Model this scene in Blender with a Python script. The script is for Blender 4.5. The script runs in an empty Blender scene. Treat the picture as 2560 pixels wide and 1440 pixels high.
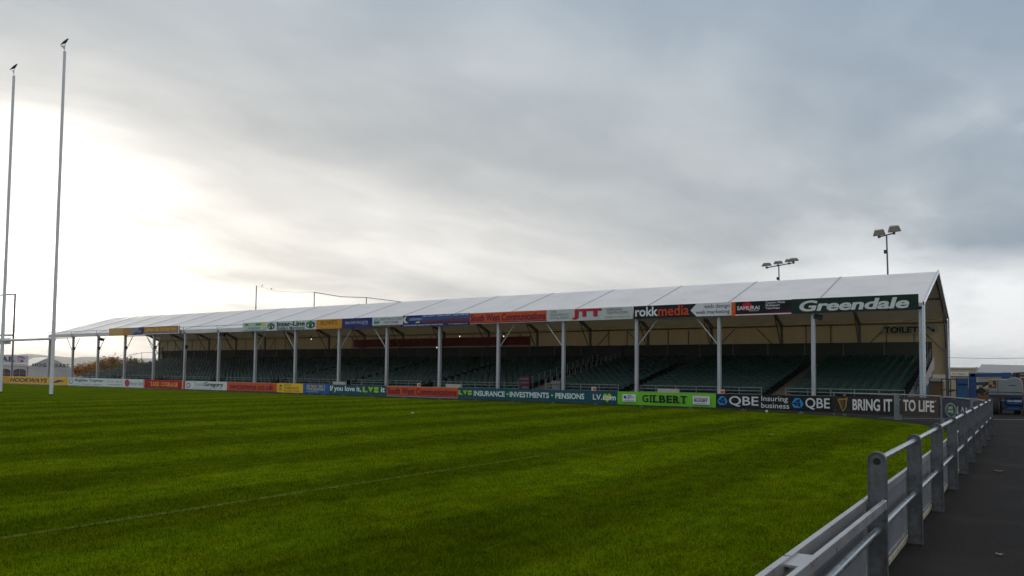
import bpy, math, random
import numpy as np
from mathutils import Vector, Matrix
random.seed(7); rng = np.random.default_rng(11)
C = bpy.context.scene.collection
SC = bpy.context.scene
R = math.radians

# ---------------------------------------------------------------- camera
def setup_camera():
    f, pitch, roll, yaw = 1941.54/2560*36, .0486, .0113, .5931
    cy, sy = math.cos(yaw), math.sin(yaw)
    r = Vector((cy, sy, 0)); fw = Vector((-sy, cy, 0)); up = Vector((0, 0, 1))
    fw2 = fw*math.cos(pitch)+up*math.sin(pitch); up2 = up*math.cos(pitch)-fw*math.sin(pitch)
    r3 = r*math.cos(roll)+up2*math.sin(roll); up3 = up2*math.cos(roll)-r*math.sin(roll)
    cd = bpy.data.cameras.new('camera'); co = bpy.data.objects.new('camera', cd); C.objects.link(co)
    m = Matrix((r3, up3, -fw2)).transposed().to_4x4(); m.translation = (0, 0, 1.6)
    co.matrix_world = m
    cd.sensor_width = 36; cd.lens = f; cd.shift_y = (839.2-720)/2560
    cd.clip_start = .1; cd.clip_end = 20000
    SC.camera = co
setup_camera()

# ---------------------------------------------------------------- world, sun, exposure
SUN_DIR = Vector((-.905, .41, .135)).normalized()
SKYX, SKYY = 5.5, -3.0
def setup_world():
    w = bpy.data.worlds.new('World'); SC.world = w; w.use_nodes = True
    nt = w.node_tree; N = nt.nodes; L = nt.links
    for n in list(N): N.remove(n)
    def math_(op, a, b=None, clamp=False):
        n = N.new('ShaderNodeMath'); n.operation = op; n.use_clamp = clamp
        for i, v in enumerate((a, b)):
            if v is None: continue
            if isinstance(v, (int, float)): n.inputs[i].default_value = v
            else: L.new(v, n.inputs[i])
        return n.outputs[0]
    def vmath(op, a, b=None):
        n = N.new('ShaderNodeVectorMath'); n.operation = op
        for i, v in enumerate((a, b)):
            if v is None: continue
            if isinstance(v, (tuple, Vector)): n.inputs[i].default_value = v
            else: L.new(v, n.inputs[i])
        return n
    def mix(fac, a, b, blend='MIX'):
        n = N.new('ShaderNodeMix'); n.data_type = 'RGBA'; n.blend_type = blend; n.clamp_factor = True
        for s, v in ((n.inputs[0], fac), (n.inputs[6], a), (n.inputs[7], b)):
            if isinstance(v, (int, float)): s.default_value = v
            elif isinstance(v, tuple): s.default_value = v+(1,)
            else: L.new(v, s)
        return n.outputs[2]
    def smooth(v, a, b, lo=0., hi=1.):
        n = N.new('ShaderNodeMapRange'); n.interpolation_type = 'SMOOTHSTEP'
        L.new(v, n.inputs[0])
        for i, q in enumerate((a, b, lo, hi)): n.inputs[i+1].default_value = q
        return n.outputs[0]
    tc = N.new('ShaderNodeTexCoord'); D = vmath('NORMALIZE', tc.outputs['Generated']).outputs[0]
    sep = N.new('ShaderNodeSeparateXYZ'); L.new(D, sep.inputs[0])
    z = math_('MAXIMUM', sep.outputs[2], 0.)
    # cloud deck: flat layer seen in perspective
    inv = math_('DIVIDE', 1., math_('ADD', z, .10))
    deck = vmath('SCALE', D); L.new(inv, deck.inputs[3])
    mp = N.new('ShaderNodeMapping'); L.new(deck.outputs[0], mp.inputs[0])
    mp.inputs['Rotation'].default_value = (0, 0, R(-12)); mp.inputs['Scale'].default_value = (1.0, .58, 0); mp.inputs['Location'].default_value = (SKYX, SKYY, 0)
    n1 = N.new('ShaderNodeTexNoise'); L.new(mp.outputs[0], n1.inputs[0]); n1.inputs['Scale'].default_value = .8; n1.inputs['Detail'].default_value = 8; n1.inputs['Roughness'].default_value = .52; n1.inputs['Distortion'].default_value = .25
    n2 = N.new('ShaderNodeTexNoise'); L.new(mp.outputs[0], n2.inputs[0]); n2.inputs['Scale'].default_value = 3.1; n2.inputs['Detail'].default_value = 6; n2.inputs['Roughness'].default_value = .5; n2.inputs['Distortion'].default_value = .5
    cl = math_('ADD', smooth(n1.outputs[0], .30, .70, -1., 1.), math_('MULTIPLY', smooth(n2.outputs[0], .3, .7, -1., 1.), .35))
    # brightness falls away from where the sun stands behind the cloud, faster upwards than along the horizon
    GL = Vector((-.905, .42, .085)).normalized()
    dv = vmath('MULTIPLY', vmath('SUBTRACT', D, GL).outputs[0], (.80, .80, 2.35))
    q = vmath('LENGTH', dv.outputs[0]).outputs['Value']
    q = math_('ADD', q, math_('MULTIPLY', cl, -.08))
    rp = N.new('ShaderNodeValToRGB'); rp.color_ramp.interpolation = 'B_SPLINE'; L.new(math_('MULTIPLY', q, .5), rp.inputs[0])
    stops = [(0., (1.3, 1.27, 1.18)), (.10, (1.15, 1.11, 1.03)), (.20, (.98, .955, .89)), (.32, (.84, .82, .785)), (.47, (.70, .70, .69)), (.68, (.55, .585, .605)), (.92, (.415, .485, .555)), (1.25, (.225, .32, .445)), (1.55, (.46, .51, .56)), (2., (.84, .85, .86))]
    el = rp.color_ramp.elements
    while len(el) < len(stops): el.new(.5)
    for e, (p, c) in zip(el, stops): e.position = p/2; e.color = (c[0]/1.3, c[1]/1.3, c[2]/1.3, 1)
    vm = vmath('SCALE', rp.outputs[0]); L.new(math_('MULTIPLY', math_('ADD', 1., math_('MULTIPLY', cl, .09)), 1.3), vm.inputs[3]); col = vm.outputs[0]
    ca = vmath('DOT_PRODUCT', D, SUN_DIR).outputs['Value']
    ang = math_('ARCCOSINE', math_('MINIMUM', ca, 1.))
    core = math_('MULTIPLY', math_('POWER', smooth(ang, R(18), R(0)), 3.), math_('MAXIMUM', math_('ADD', .7, math_('MULTIPLY', cl, .9)), .1))
    gc = vmath('SCALE', (1., .95, .85)); L.new(math_('MULTIPLY', core, 1.3), gc.inputs[3])
    col = vmath('ADD', col, gc.outputs[0]).outputs[0]
    # break of pale cloud low over the right-hand horizon
    RB = Vector((-.02, .985, .07)).normalized()
    a2 = math_('ARCCOSINE', math_('MINIMUM', vmath('DOT_PRODUCT', D, RB).outputs['Value'], 1.))
    low = math_('ADD', smooth(z, .175, .095), math_('MULTIPLY', cl, .22), True)
    f2 = math_('MULTIPLY', low, smooth(a2, R(21), R(8)))
    col = mix(f2, col, (1.02, 1.04, 1.05))
    low2 = math_('MULTIPLY', smooth(z, .05, .0), .4)
    col = mix(low2, col, (.74, .76, .77))
    bg = N.new('ShaderNodeBackground'); L.new(col, bg.inputs[0]); bg.inputs[1].default_value = 1.
    sky = N.new('ShaderNodeTexSky'); sky.sky_type = 'NISHITA'; sky.sun_disc = False
    sky.sun_elevation = math.asin(SUN_DIR.z); sky.sun_rotation = math.atan2(SUN_DIR.x, SUN_DIR.y)
    bg2 = N.new('ShaderNodeBackground'); L.new(sky.outputs[0], bg2.inputs[0]); bg2.inputs[1].default_value = .05
    ad = N.new('ShaderNodeMixShader'); ad.inputs[0].default_value = .94     # the overcast hides nearly all of the clear sky
    L.new(bg2.outputs[0], ad.inputs[1]); L.new(bg.outputs[0], ad.inputs[2])
    out = N.new('ShaderNodeOutputWorld'); L.new(ad.outputs[0], out.inputs[0])
    sd = bpy.data.lights.new('sun', 'SUN'); so = bpy.data.objects.new('sun', sd); C.objects.link(so)
    sd.energy = .9; sd.angle = R(14); sd.color = (1., .9, .74)
    so.rotation_euler = SUN_DIR.to_track_quat('Z', 'Y').to_euler()
    so.location = (-60, 30, 40)
    SC.view_settings.view_transform = 'Standard'; SC.view_settings.look = 'None'
    SC.view_settings.gamma = 1; SC.view_settings.exposure = 0
    SC.cycles.use_denoising = True
setup_world()

# ---------------------------------------------------------------- materials
MATS = {}
def mat(name, col, rough=.6, metal=0., vary=.12, scale=6., bump=0., bscale=None, spec=.5, trans=None, tfac=0., emit=0., stretch=(1, 1, 1), dirt=None):
    if name in MATS: return MATS[name]
    m = bpy.data.materials.new(name); m.use_nodes = True; MATS[name] = m
    nt = m.node_tree; N = nt.nodes; L = nt.links; b = N['Principled BSDF']
    tc = N.new('ShaderNodeTexCoord'); mp = N.new('ShaderNodeMapping'); L.new(tc.outputs['Object'], mp.inputs[0]); mp.inputs['Scale'].default_value = stretch
    no = N.new('ShaderNodeTexNoise'); L.new(mp.outputs[0], no.inputs[0]); no.inputs['Scale'].default_value = scale; no.inputs['Detail'].default_value = 6; no.inputs['Roughness'].default_value = .6
    mr = N.new('ShaderNodeMapRange'); L.new(no.outputs[0], mr.inputs[0])
    for i, v in enumerate((.3, .7, 1-vary, 1+vary)): mr.inputs[i+1].default_value = v
    vm = N.new('ShaderNodeVectorMath'); vm.operation = 'SCALE'; vm.inputs[0].default_value = col; L.new(mr.outputs[0], vm.inputs[3])
    out = vm.outputs[0]
    if dirt:
        n2 = N.new('ShaderNodeTexNoise'); L.new(mp.outputs[0], n2.inputs[0]); n2.inputs['Scale'].default_value = dirt[1]; n2.inputs['Detail'].default_value = 8
        r2 = N.new('ShaderNodeMapRange'); L.new(n2.outputs[0], r2.inputs[0])
        for i, v in enumerate((.48, .72, 0, dirt[2])): r2.inputs[i+1].default_value = v
        mx = N.new('ShaderNodeMix'); mx.data_type = 'RGBA'; L.new(r2.outputs[0], mx.inputs[0]); L.new(out, mx.inputs[6]); mx.inputs[7].default_value = tuple(dirt[0])+(1,)
        out = mx.outputs[2]
    L.new(out, b.inputs['Base Color'])
    rr = N.new('ShaderNodeMapRange'); L.new(no.outputs[0], rr.inputs[0])
    for i, v in enumerate((.3, .7, max(.05, rough-.1), min(1, rough+.1))): rr.inputs[i+1].default_value = v
    L.new(rr.outputs[0], b.inputs['Roughness']); b.inputs['Metallic'].default_value = metal; b.inputs['Specular IOR Level'].default_value = spec
    if bump:
        nb = N.new('ShaderNodeTexNoise'); L.new(mp.outputs[0], nb.inputs[0]); nb.inputs['Scale'].default_value = bscale or scale*4; nb.inputs['Detail'].default_value = 5
        bp = N.new('ShaderNodeBump'); bp.inputs['Strength'].default_value = bump; bp.inputs['Distance'].default_value = .02
        L.new(nb.outputs[0], bp.inputs['Height']); L.new(bp.outputs[0], b.inputs['Normal'])
    if trans:
        t = N.new('ShaderNodeBsdfTranslucent'); t.inputs[0].default_value = tuple(trans)+(1,)
        mx = N.new('ShaderNodeMixShader'); mx.inputs[0].default_value = tfac
        L.new(b.outputs[0], mx.inputs[1]); L.new(t.outputs[0], mx.inputs[2]); L.new(mx.outputs[0], N['Material Output'].inputs[0])
    if emit:
        b.inputs['Emission Color'].default_value = tuple(col)+(1,); b.inputs['Emission Strength'].default_value = emit
    return m
def srgb(r, g, b):
    f = lambda c: (c/255/12.92 if c/255 <= .04045 else ((c/255+.055)/1.055)**2.4)
    return (f(r), f(g), f(b))
def paint(rgb, rough=.45):
    k = 'paint_%02x%02x%02x' % tuple(rgb)
    return mat(k, srgb(*rgb), rough, vary=.07, scale=1.7, spec=.3, dirt=((.12, .11, .10), 2.2, .12))
canvas = mat('roof_canvas', (.84, .82, .815), .55, vary=.05, scale=.5, trans=(.50, .38, .22), tfac=.075, bump=.05, bscale=3, dirt=((.42, .42, .40), .9, .16))
wallcanvas = mat('wall_canvas', (.35, .295, .185), .6, vary=.12, scale=.9, trans=(.58, .42, .20), tfac=.15, stretch=(1, 1, .25), dirt=((.3, .26, .18), .8, .3))
alu = mat('column_aluminium', (.56, .57, .58), .42, .35, vary=.14, scale=3, stretch=(3, 3, .4), dirt=((.22, .21, .2), 2., .35))
aludark = mat('frame_aluminium', (.20, .19, .18), .5, .3, vary=.15, scale=4)
alubright = mat('end_rafter_aluminium', (.74, .76, .78), .25, .8, vary=.08, scale=4)
galv = mat('galvanised_steel', (.155, .16, .165), .44, .45, vary=.28, scale=22, bump=.08, bscale=60, dirt=((.07, .07, .065), 7., .5))
galvtube = mat('galvanised_tube', (.50, .53, .55), .30, .85, vary=.08, scale=5, dirt=((.3, .31, .32), 8., .5))
galvrail = mat('terrace_rail_steel', (.25, .275, .275), .45, .5, vary=.15, scale=8)
panelalu = mat('fence_panel_aluminium', (.28, .285, .31), .42, .35, vary=.1, scale=3, stretch=(1, .4, 1), dirt=((.22, .21, .19), 3., .3))
framealu = mat('fence_frame_aluminium', (.48, .48, .49), .35, .5, vary=.14, scale=9, dirt=((.42, .41, .38), 1.5, .3))
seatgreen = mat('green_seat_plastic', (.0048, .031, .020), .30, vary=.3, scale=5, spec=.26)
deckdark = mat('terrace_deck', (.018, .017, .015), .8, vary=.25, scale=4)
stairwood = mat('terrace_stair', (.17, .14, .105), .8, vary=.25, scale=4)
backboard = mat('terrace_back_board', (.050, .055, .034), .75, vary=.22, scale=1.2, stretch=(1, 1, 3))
tealpanel = mat('teal_side_panel', (.035, .075, .085), .6, vary=.15, scale=2)
concrete = mat('kerb_concrete', (.40, .36, .25), .85, vary=.25, scale=14, bump=.15, dirt=((.12, .13, .06), 5., .6))
blackm = mat('black_plastic', (.012, .012, .014), .5, vary=.2)
whitep = mat('white_goal_paint', (.74, .74, .77), .38, vary=.06, scale=3, dirt=((.45, .45, .43), 4., .25))
polegrey = mat('grey_pole_steel', (.16, .155, .19), .5, .2, vary=.12)

# ---------------------------------------------------------------- mesh helpers (world coordinates)
class MB:
    def __init__(s): s.v = []; s.f = []
    def add(s, v, f):
        o = len(s.v); s.v += [tuple(q) for q in v]; s.f += [tuple(i+o for i in q) for q in f]; return s
    def box(s, x0, x1, y0, y1, z0, z1):
        return s.add([(x0,y0,z0),(x1,y0,z0),(x1,y1,z0),(x0,y1,z0),(x0,y0,z1),(x1,y0,z1),(x1,y1,z1),(x0,y1,z1)],
                     [(0,3,2,1),(4,5,6,7),(0,1,5,4),(1,2,6,5),(2,3,7,6),(3,0,4,7)])
    def obox(s, a, b, w, h, up=(0, 0, 1)):
        """rectangular bar from a to b: w across, h along up"""
        a = Vector(a); b = Vector(b); d = (b-a).normalized(); sd = d.cross(Vector(up))
        if sd.length < 1e-4: sd = d.cross(Vector((0, 1, 0)))
        sd.normalize(); u = sd.cross(d)
        v = []
        for p in (a, b):
            for i, j in ((-1,-1),(1,-1),(1,1),(-1,1)): v.append(p+sd*w/2*i+u*h/2*j)
        return s.add(v, [(0,1,2,3),(7,6,5,4),(0,4,5,1),(1,5,6,2),(2,6,7,3),(3,7,4,0)])
    def tube(s, pts, r, n=10, caps=True):
        pts = [Vector(p) for p in pts]; rs = r if isinstance(r, (list, tuple)) else [r]*len(pts)
        v = []; f = []; ref = None
        for i, p in enumerate(pts):
            d = (pts[min(i+1, len(pts)-1)]-pts[max(i-1, 0)]).normalized()
            if ref is None: ref = Vector((0, 0, 1)) if abs(d.z) < .9 else Vector((1, 0, 0))
            a = d.cross(ref).normalized(); b = a.cross(d); ref = b.normalized() if abs(b.length) > 1e-6 else ref
            for k in range(n):
                t = 2*math.pi*k/n; v.append(p+(a*math.cos(t)+b*math.sin(t))*rs[i])
        for i in range(len(pts)-1):
            for k in range(n): f.append((i*n+k, i*n+(k+1)%n, (i+1)*n+(k+1)%n, (i+1)*n+k))
        if caps: f += [tuple(range(n-1, -1, -1)), tuple((len(pts)-1)*n+k for k in range(n))]
        return s.add(v, f)
    def prism(s, poly, p0, u, w, n, t):
        """polygon of (u,w) pairs on the plane at p0, pushed t along n"""
        p0 = Vector(p0); u = Vector(u); w = Vector(w); n = Vector(n); k = len(poly)
        v = [p0+u*a+w*b for a, b in poly]+[p0+u*a+w*b+n*t for a, b in poly]
        return s.add(v, [tuple(range(k)), tuple(range(2*k-1, k-1, -1))]+[(i, i+k, (i+1)%k+k, (i+1)%k) for i in range(k)])
    def ellipsoid(s, c, r, nu=14, nv=9, rot=None):
        c = Vector(c); v = []; f = []
        for j in range(nv+1):
            t = math.pi*j/nv
            for i in range(nu):
                p = 2*math.pi*i/nu; q = Vector((r[0]*math.sin(t)*math.cos(p), r[1]*math.sin(t)*math.sin(p), r[2]*math.cos(t)))
                v.append(c+(rot @ q if rot else q))
        for j in range(nv):
            for i in range(nu): f.append((j*nu+i, j*nu+(i+1)%nu, (j+1)*nu+(i+1)%nu, (j+1)*nu+i))
        return s.add(v, f)
def obj(name, mb, m, parent=None, loc=None, smooth=False, bevel=0.):
    """one mesh object from world-space geometry; its origin is loc (or its parent's origin)"""
    o0 = Vector(parent['_o']) if parent is not None and '_o' in parent else (Vector(loc) if loc is not None else Vector((0, 0, 0)))
    me = bpy.data.meshes.new(name)
    me.from_pydata([(a-o0.x, b-o0.y, c-o0.z) for a, b, c in mb.v], [], mb.f); me.update(); me.validate()
    import bmesh
    bm = bmesh.new(); bm.from_mesh(me); bmesh.ops.recalc_face_normals(bm, faces=bm.faces); bm.to_mesh(me); bm.free()
    if m: me.materials.append(m)
    o = bpy.data.objects.new(name, me); C.objects.link(o)
    if parent is not None: o.parent = parent; o['_o'] = tuple(o0)
    else: o.location = o0; o['_o'] = tuple(o0)
    if smooth:
        me.shade_smooth() if hasattr(me, 'shade_smooth') else None
    if smooth == 'auto':
        me.set_sharp_from_angle(angle=R(40))
    if bevel:
        md = o.modifiers.new('edge', 'BEVEL'); md.width = bevel; md.segments = 2; md.limit_method = 'ANGLE'
    return o
def tag(o, label, cat, group=None):
    o['label'] = label; o['category'] = cat
    if group: o['group'] = group
    return o
def thing(name, loc, label, cat, group=None):
    o = bpy.data.objects.new(name, None); C.objects.link(o); o.location = loc; o['_o'] = tuple(loc); o.empty_display_size = .2
    return tag(o, label, cat, group)
def structure(o, kind='structure'): o['kind'] = kind; return o
def clear_marks():
    for o in bpy.data.objects:
        if '_o' in o: del o['_o']

TXT = {}
def text2d(body, bold=0., shear=0., space=1., lines=1.):
    k = (body, bold, shear, space)
    if k in TXT: return TXT[k]
    cu = bpy.data.curves.new('t', 'FONT'); cu.body = body; cu.size = 1; cu.offset = bold; cu.shear = shear; cu.space_character = space; cu.resolution_u = 4; cu.space_line = .95
    o = bpy.data.objects.new('t', cu); C.objects.link(o)
    dg = bpy.context.evaluated_depsgraph_get(); me = bpy.data.meshes.new_from_object(o.evaluated_get(dg))
    v = np.array([tuple(q.co)[:2] for q in me.vertices]); f = [tuple(p.vertices) for p in me.polygons]
    bpy.data.objects.remove(o); bpy.data.curves.remove(cu); bpy.data.meshes.remove(me)
    lo = v.min(0); hi = v.max(0); v = (v-lo)/(hi-lo)
    TXT[k] = (v, f); return TXT[k]

def board(name, label, cat, group, P0, P1, z0, z1, rgb, items=(), thick=.03, z0b=None, z1b=None, feet=False, backc=None):
    """flat printed board from P0 (left) to P1 (right); items are laid on its front in fractions of its width and height"""
    a = Vector((P0[0], P0[1], 0)); b = Vector((P1[0], P1[1], 0)); u = (b-a); ln = u.length; ud = u.normalized(); n = Vector((ud.y, -ud.x, 0))
    z0b = z0 if z0b is None else z0b; z1b = z1 if z1b is None else z1b
    def pt(s, t, d): 
        p = a+u*s; lo = z0+(z0b-z0)*s; hi = z1+(z1b-z1)*s
        return (p.x+n.x*d, p.y+n.y*d, lo+(hi-lo)*t)
    org = (a+b)/2; org.z = min(z0, z0b)
    mb = MB(); q = [pt(0,0,0), pt(1,0,0), pt(1,1,0), pt(0,1,0)]; r = [pt(0,0,-thick), pt(1,0,-thick), pt(1,1,-thick), pt(0,1,-thick)]
    mb.add(q+r, [(0,1,2,3),(7,6,5,4),(0,4,5,1),(1,5,6,2),(2,6,7,3),(3,7,4,0)])
    root = obj(name, mb, paint(rgb), loc=org); tag(root, label, cat, group)
    acc = {}
    for li, it in enumerate(items):
        k = it[0]; d = .005+.004*li
        if k == 't':
            _, body, u0, u1, v0, v1, col = it[:7]; op = it[7] if len(it) > 7 else {}
            bo = op.get('b', .012); nm = 'lettering'
            v, f = text2d(body, min(bo, .026), op.get('s', 0.), op.get('sp', 1.))
            vs = [pt(u0+(u1-u0)*x, v0+(v1-v0)*y, d) for x, y in v]
            if bo > .03:        # extra heavy face: the letters again, a hair to each side
                ex = (bo-.026)*.9*(v1-v0)*(z1-z0)/ln
                for q_, sx in enumerate((-ex, ex)):
                    acc.setdefault((nm, tuple(col), op.get('k', li)), MB()).add([pt(u0+(u1-u0)*x+sx, v0+(v1-v0)*y, d+.0012*(q_+1)) for x, y in v], f)
        else:
            nm = 'emblem' if k != 'r' else 'printed_band'
            if k == 'r': _, u0, u1, v0, v1, col = it; pl = [(u0,v0),(u1,v0),(u1,v1),(u0,v1)]
            elif k == 'p':
                pl, col = it[1], it[2]
                if len(it) > 3: nm = 'lettering'
            elif k == 'e':
                _, uc, vc, ru, rv, col = it; pl = [(uc+ru*math.cos(2*math.pi*i/28), vc+rv*math.sin(2*math.pi*i/28)) for i in range(28)]
            vs = [pt(x, y, d) for x, y in pl]; f = [tuple(range(len(pl)))]
        key = (op.get('k', li) if k == 't' else it[3] if len(it) > 3 and k == 'p' else li); mbx = acc.setdefault((nm, tuple(col), key), MB()); mbx.add(vs, f)
    for (nm, col, _), mbx in acc.items(): obj(nm, mbx, paint(col, .4), root)
    if feet:
        k = max(2, round(ln/2.4))
        for i in range(k):
            s = (i+.5)/k; p = a+u*s
            fb = MB().obox((p.x-n.x*.06, p.y-n.y*.06, 0), (p.x-n.x*.06, p.y-n.y*.06, z1+.015), .05, .05)
            fb.obox((p.x+n.x*.05, p.y+n.y*.05, .02), (p.x-n.x*.3, p.y-n.y*.3, .02), .05, .04)
            obj('support_post', fb, galvrail, root)
    return root
SER = dict(I=[(0,1,0),(0,1,1)], L=[(0,.6,0),(0,.6,1)], B=[(0,.4,0),(0,.4,1)], E=[(0,.4,0),(0,.4,1)], R=[(0,.45,0),(0,.4,1),(.7,1.05,0)], T=[(.25,.75,0)], H=[(0,.4,0),(.6,1,0),(0,.4,1),(.6,1,1)], A=[(0,.3,0),(.7,1,0)], K=[(0,.4,0),(0,.4,1),(.65,1.05,0),(.65,1.,1)], N=[(0,.35,0),(0,.3,1),(.68,1,1)], U=[(0,.35,1),(.65,1,1)], M=[(0,.3,0),(.7,1,0)], C=[], G=[], O=[])
def serif_word(word, u0, u1, v0, v1, col, bold=.03, gap=.012, ext=.16, th=.14):
    """each capital fitted to its own cell, with slab feet added"""
    wd = {'I': .52, 'M': 1.25, ' ': .5, 'L': .85, 'E': .9, 'T': .95}
    tot = sum(wd.get(c, 1.) for c in word); x = u0; out = []
    for c in word:
        w = (u1-u0)*wd.get(c, 1.)/tot; a, b = x+w*.08, x+w*.92; x += w
        if c == ' ': continue
        if c == 'I': ia, ib = a+(b-a)*.3, b-(b-a)*.3
        else: ia, ib = a, b
        out.append(('t', c, ia, ib, v0, v1, col, {'b': bold, 'k': word}))
        for s0, s1, e in SER.get(c, []):
            sa, sb = a+(b-a)*(s0-ext*.35), a+(b-a)*(s1+ext*.35)
            out.append(('p', [(sa, v0 if e == 0 else v1-(v1-v0)*th), (sb, v0 if e == 0 else v1-(v1-v0)*th), (sb, v0+(v1-v0)*th if e == 0 else v1), (sa, v0+(v1-v0)*th if e == 0 else v1)], col, word))
    return out

def small_print(u0, u1, v0, v1, col, n, seed=1):
    g = random.Random(seed); ws = [g.uniform(.5, 1.4) for _ in range(n)]; t = sum(ws)+.3*n; x = u0; out = []
    for w in ws:
        e = x+(u1-u0)*w/t; out.append(('r', x, e, v0, v1, col)); x = e+(u1-u0)*.3/t
    return out
# ================================================================= SETTING
def sheet(name, poly, z, m, res=None):
    mb = MB(); mb.add([(x, y, z) for x, y in poly], [tuple(range(len(poly)))])
    return structure(obj(name, mb, m))
def grass_material(name, base, stripes=True):
    m = bpy.data.materials.new(name); m.use_nodes = True; nt = m.node_tree; N = nt.nodes; L = nt.links; b = N['Principled BSDF']
    geo = N.new('ShaderNodeNewGeometry'); sep = N.new('ShaderNodeSeparateXYZ'); L.new(geo.outputs['Position'], sep.inputs[0])
    def noise(scale, det, stretch=(1, 1, 1)):
        mp = N.new('ShaderNodeMapping'); mp.inputs['Scale'].default_value = stretch; L.new(geo.outputs['Position'], mp.inputs[0])
        n = N.new('ShaderNodeTexNoise'); L.new(mp.outputs[0], n.inputs[0]); n.inputs['Scale'].default_value = scale; n.inputs['Detail'].default_value = det; n.inputs['Roughness'].default_value = .65; return n.outputs[0]
    def mr(v, a, b_, c, d):
        n = N.new('ShaderNodeMapRange'); L.new(v, n.inputs[0])
        for i, q in enumerate((a, b_, c, d)): n.inputs[i+1].default_value = q
        return n.outputs[0]
    def mul(a, b_):
        n = N.new('ShaderNodeMath'); n.operation = 'MULTIPLY'
        for i, q in enumerate((a, b_)):
            if isinstance(q, (int, float)): n.inputs[i].default_value = q
            else: L.new(q, n.inputs[i])
        return n.outputs[0]
    fine = mr(noise(38, 6), .3, .7, .42, 1.65); mid = mr(noise(2.2, 6, (1.6, .7, 1)), .3, .7, .66, 1.36); big = mr(noise(.22, 3), .35, .65, .85, 1.18)
    tot = mul(mul(fine, mid), big)
    if True:
        wob = N.new('ShaderNodeMath'); wob.operation = 'ADD'; L.new(sep.outputs[0], wob.inputs[0]); L.new(mr(noise(.5, 3), .3, .7, -.35, .35), wob.inputs[1])
        s = N.new('ShaderNodeMath'); s.operation = 'SINE'; L.new(mul(wob.outputs[0], 2*math.pi/3.6), s.inputs[0])
        tot = mul(tot, mr(s.outputs[0], -.4, .4, .80, 1.20))
    if not stripes:     # each blade its own tone
        tot = mul(tot, mr(geo.outputs['Random Per Island'], 0, 1, .45, 1.6))
    hue = N.new('ShaderNodeMix'); hue.data_type = 'RGBA'; L.new(mr(noise(1.1, 4), .35, .7, 0, 1), hue.inputs[0])
    hue.inputs[6].default_value = tuple(base)+(1,); hue.inputs[7].default_value = (base[0]*1.28, base[1]*1.02, base[2]*.9, 1)
    vm = N.new('ShaderNodeVectorMath'); vm.operation = 'SCALE'; L.new(hue.outputs[2], vm.inputs[0]); L.new(tot, vm.inputs[3])
    L.new(vm.outputs[0], b.inputs['Base Color']); b.inputs['Roughness'].default_value = .62; b.inputs['Specular IOR Level'].default_value = .0
    bp = N.new('ShaderNodeBump'); bp.inputs['Strength'].default_value = .55; bp.inputs['Distance'].default_value = .05; L.new(noise(55, 4), bp.inputs['Height']); L.new(bp.outputs[0], b.inputs['Normal'])
    tr = N.new('ShaderNodeBsdfTranslucent'); L.new(vm.outputs[0], tr.inputs[0]); 
    if not stripes:
        mx = N.new('ShaderNodeMixShader'); mx.inputs[0].default_value = .4; L.new(b.outputs[0], mx.inputs[1]); L.new(tr.outputs[0], mx.inputs[2]); L.new(mx.outputs[0], N['Material Output'].inputs[0])
    return m
GRASS = (.066, .107, .0018)
turf = grass_material('pitch_turf', GRASS)
tarmac = mat('tarmac', (.021, .0185, .017), .88, vary=.5, scale=30, bump=.9, bscale=70, spec=.16, dirt=((.040, .034, .029), .9, .7))
field = mat('far_field', (.07, .09, .03), .9, vary=.25, scale=.02)
sheet('ground', [(-9000, -3000), (9000, -3000), (9000, 9000), (-9000, 9000)], -.012, field)
sheet('tarmac_apron', [(-150, -12), (40, -12), (40, 110), (-150, 110)], -.006, tarmac)
PITCH = [(-1.12, -8), (-1.14, 6), (-1.22, 12), (-1.38, 18), (-1.62, 22.6), (-1.95, 25.2), (-2.5, 27.6), (-3.25, 29.9), (-4.3, 31.8), (-5.65, 33.3), (-7.0, 34.2), (-8.6, 34.8), (-10.5, 35.3), (-13, 35.9), (-16, 36.05), (-110, 36.05), (-110, -8)]
sheet('pitch', PITCH, 0., turf)
linem = mat('worn_line_paint', (.094, .136, .024), .8, vary=.4, scale=9, dirt=((.066, .112, .002), 1.6, 1.), spec=0)
sheet('touchline_marking', [(-8.17, -4), (-8.05, -4), (-7.93, 30.9), (-8.05, 30.9)], .004, linem)
sheet('road_marking', [(-5.2, 33.75), (-5.2, 33.86), (3.6, 39.55), (3.6, 39.42)], .002, mat('road_paint', (.5, .5, .48), .7, vary=.2, scale=5))

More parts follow.
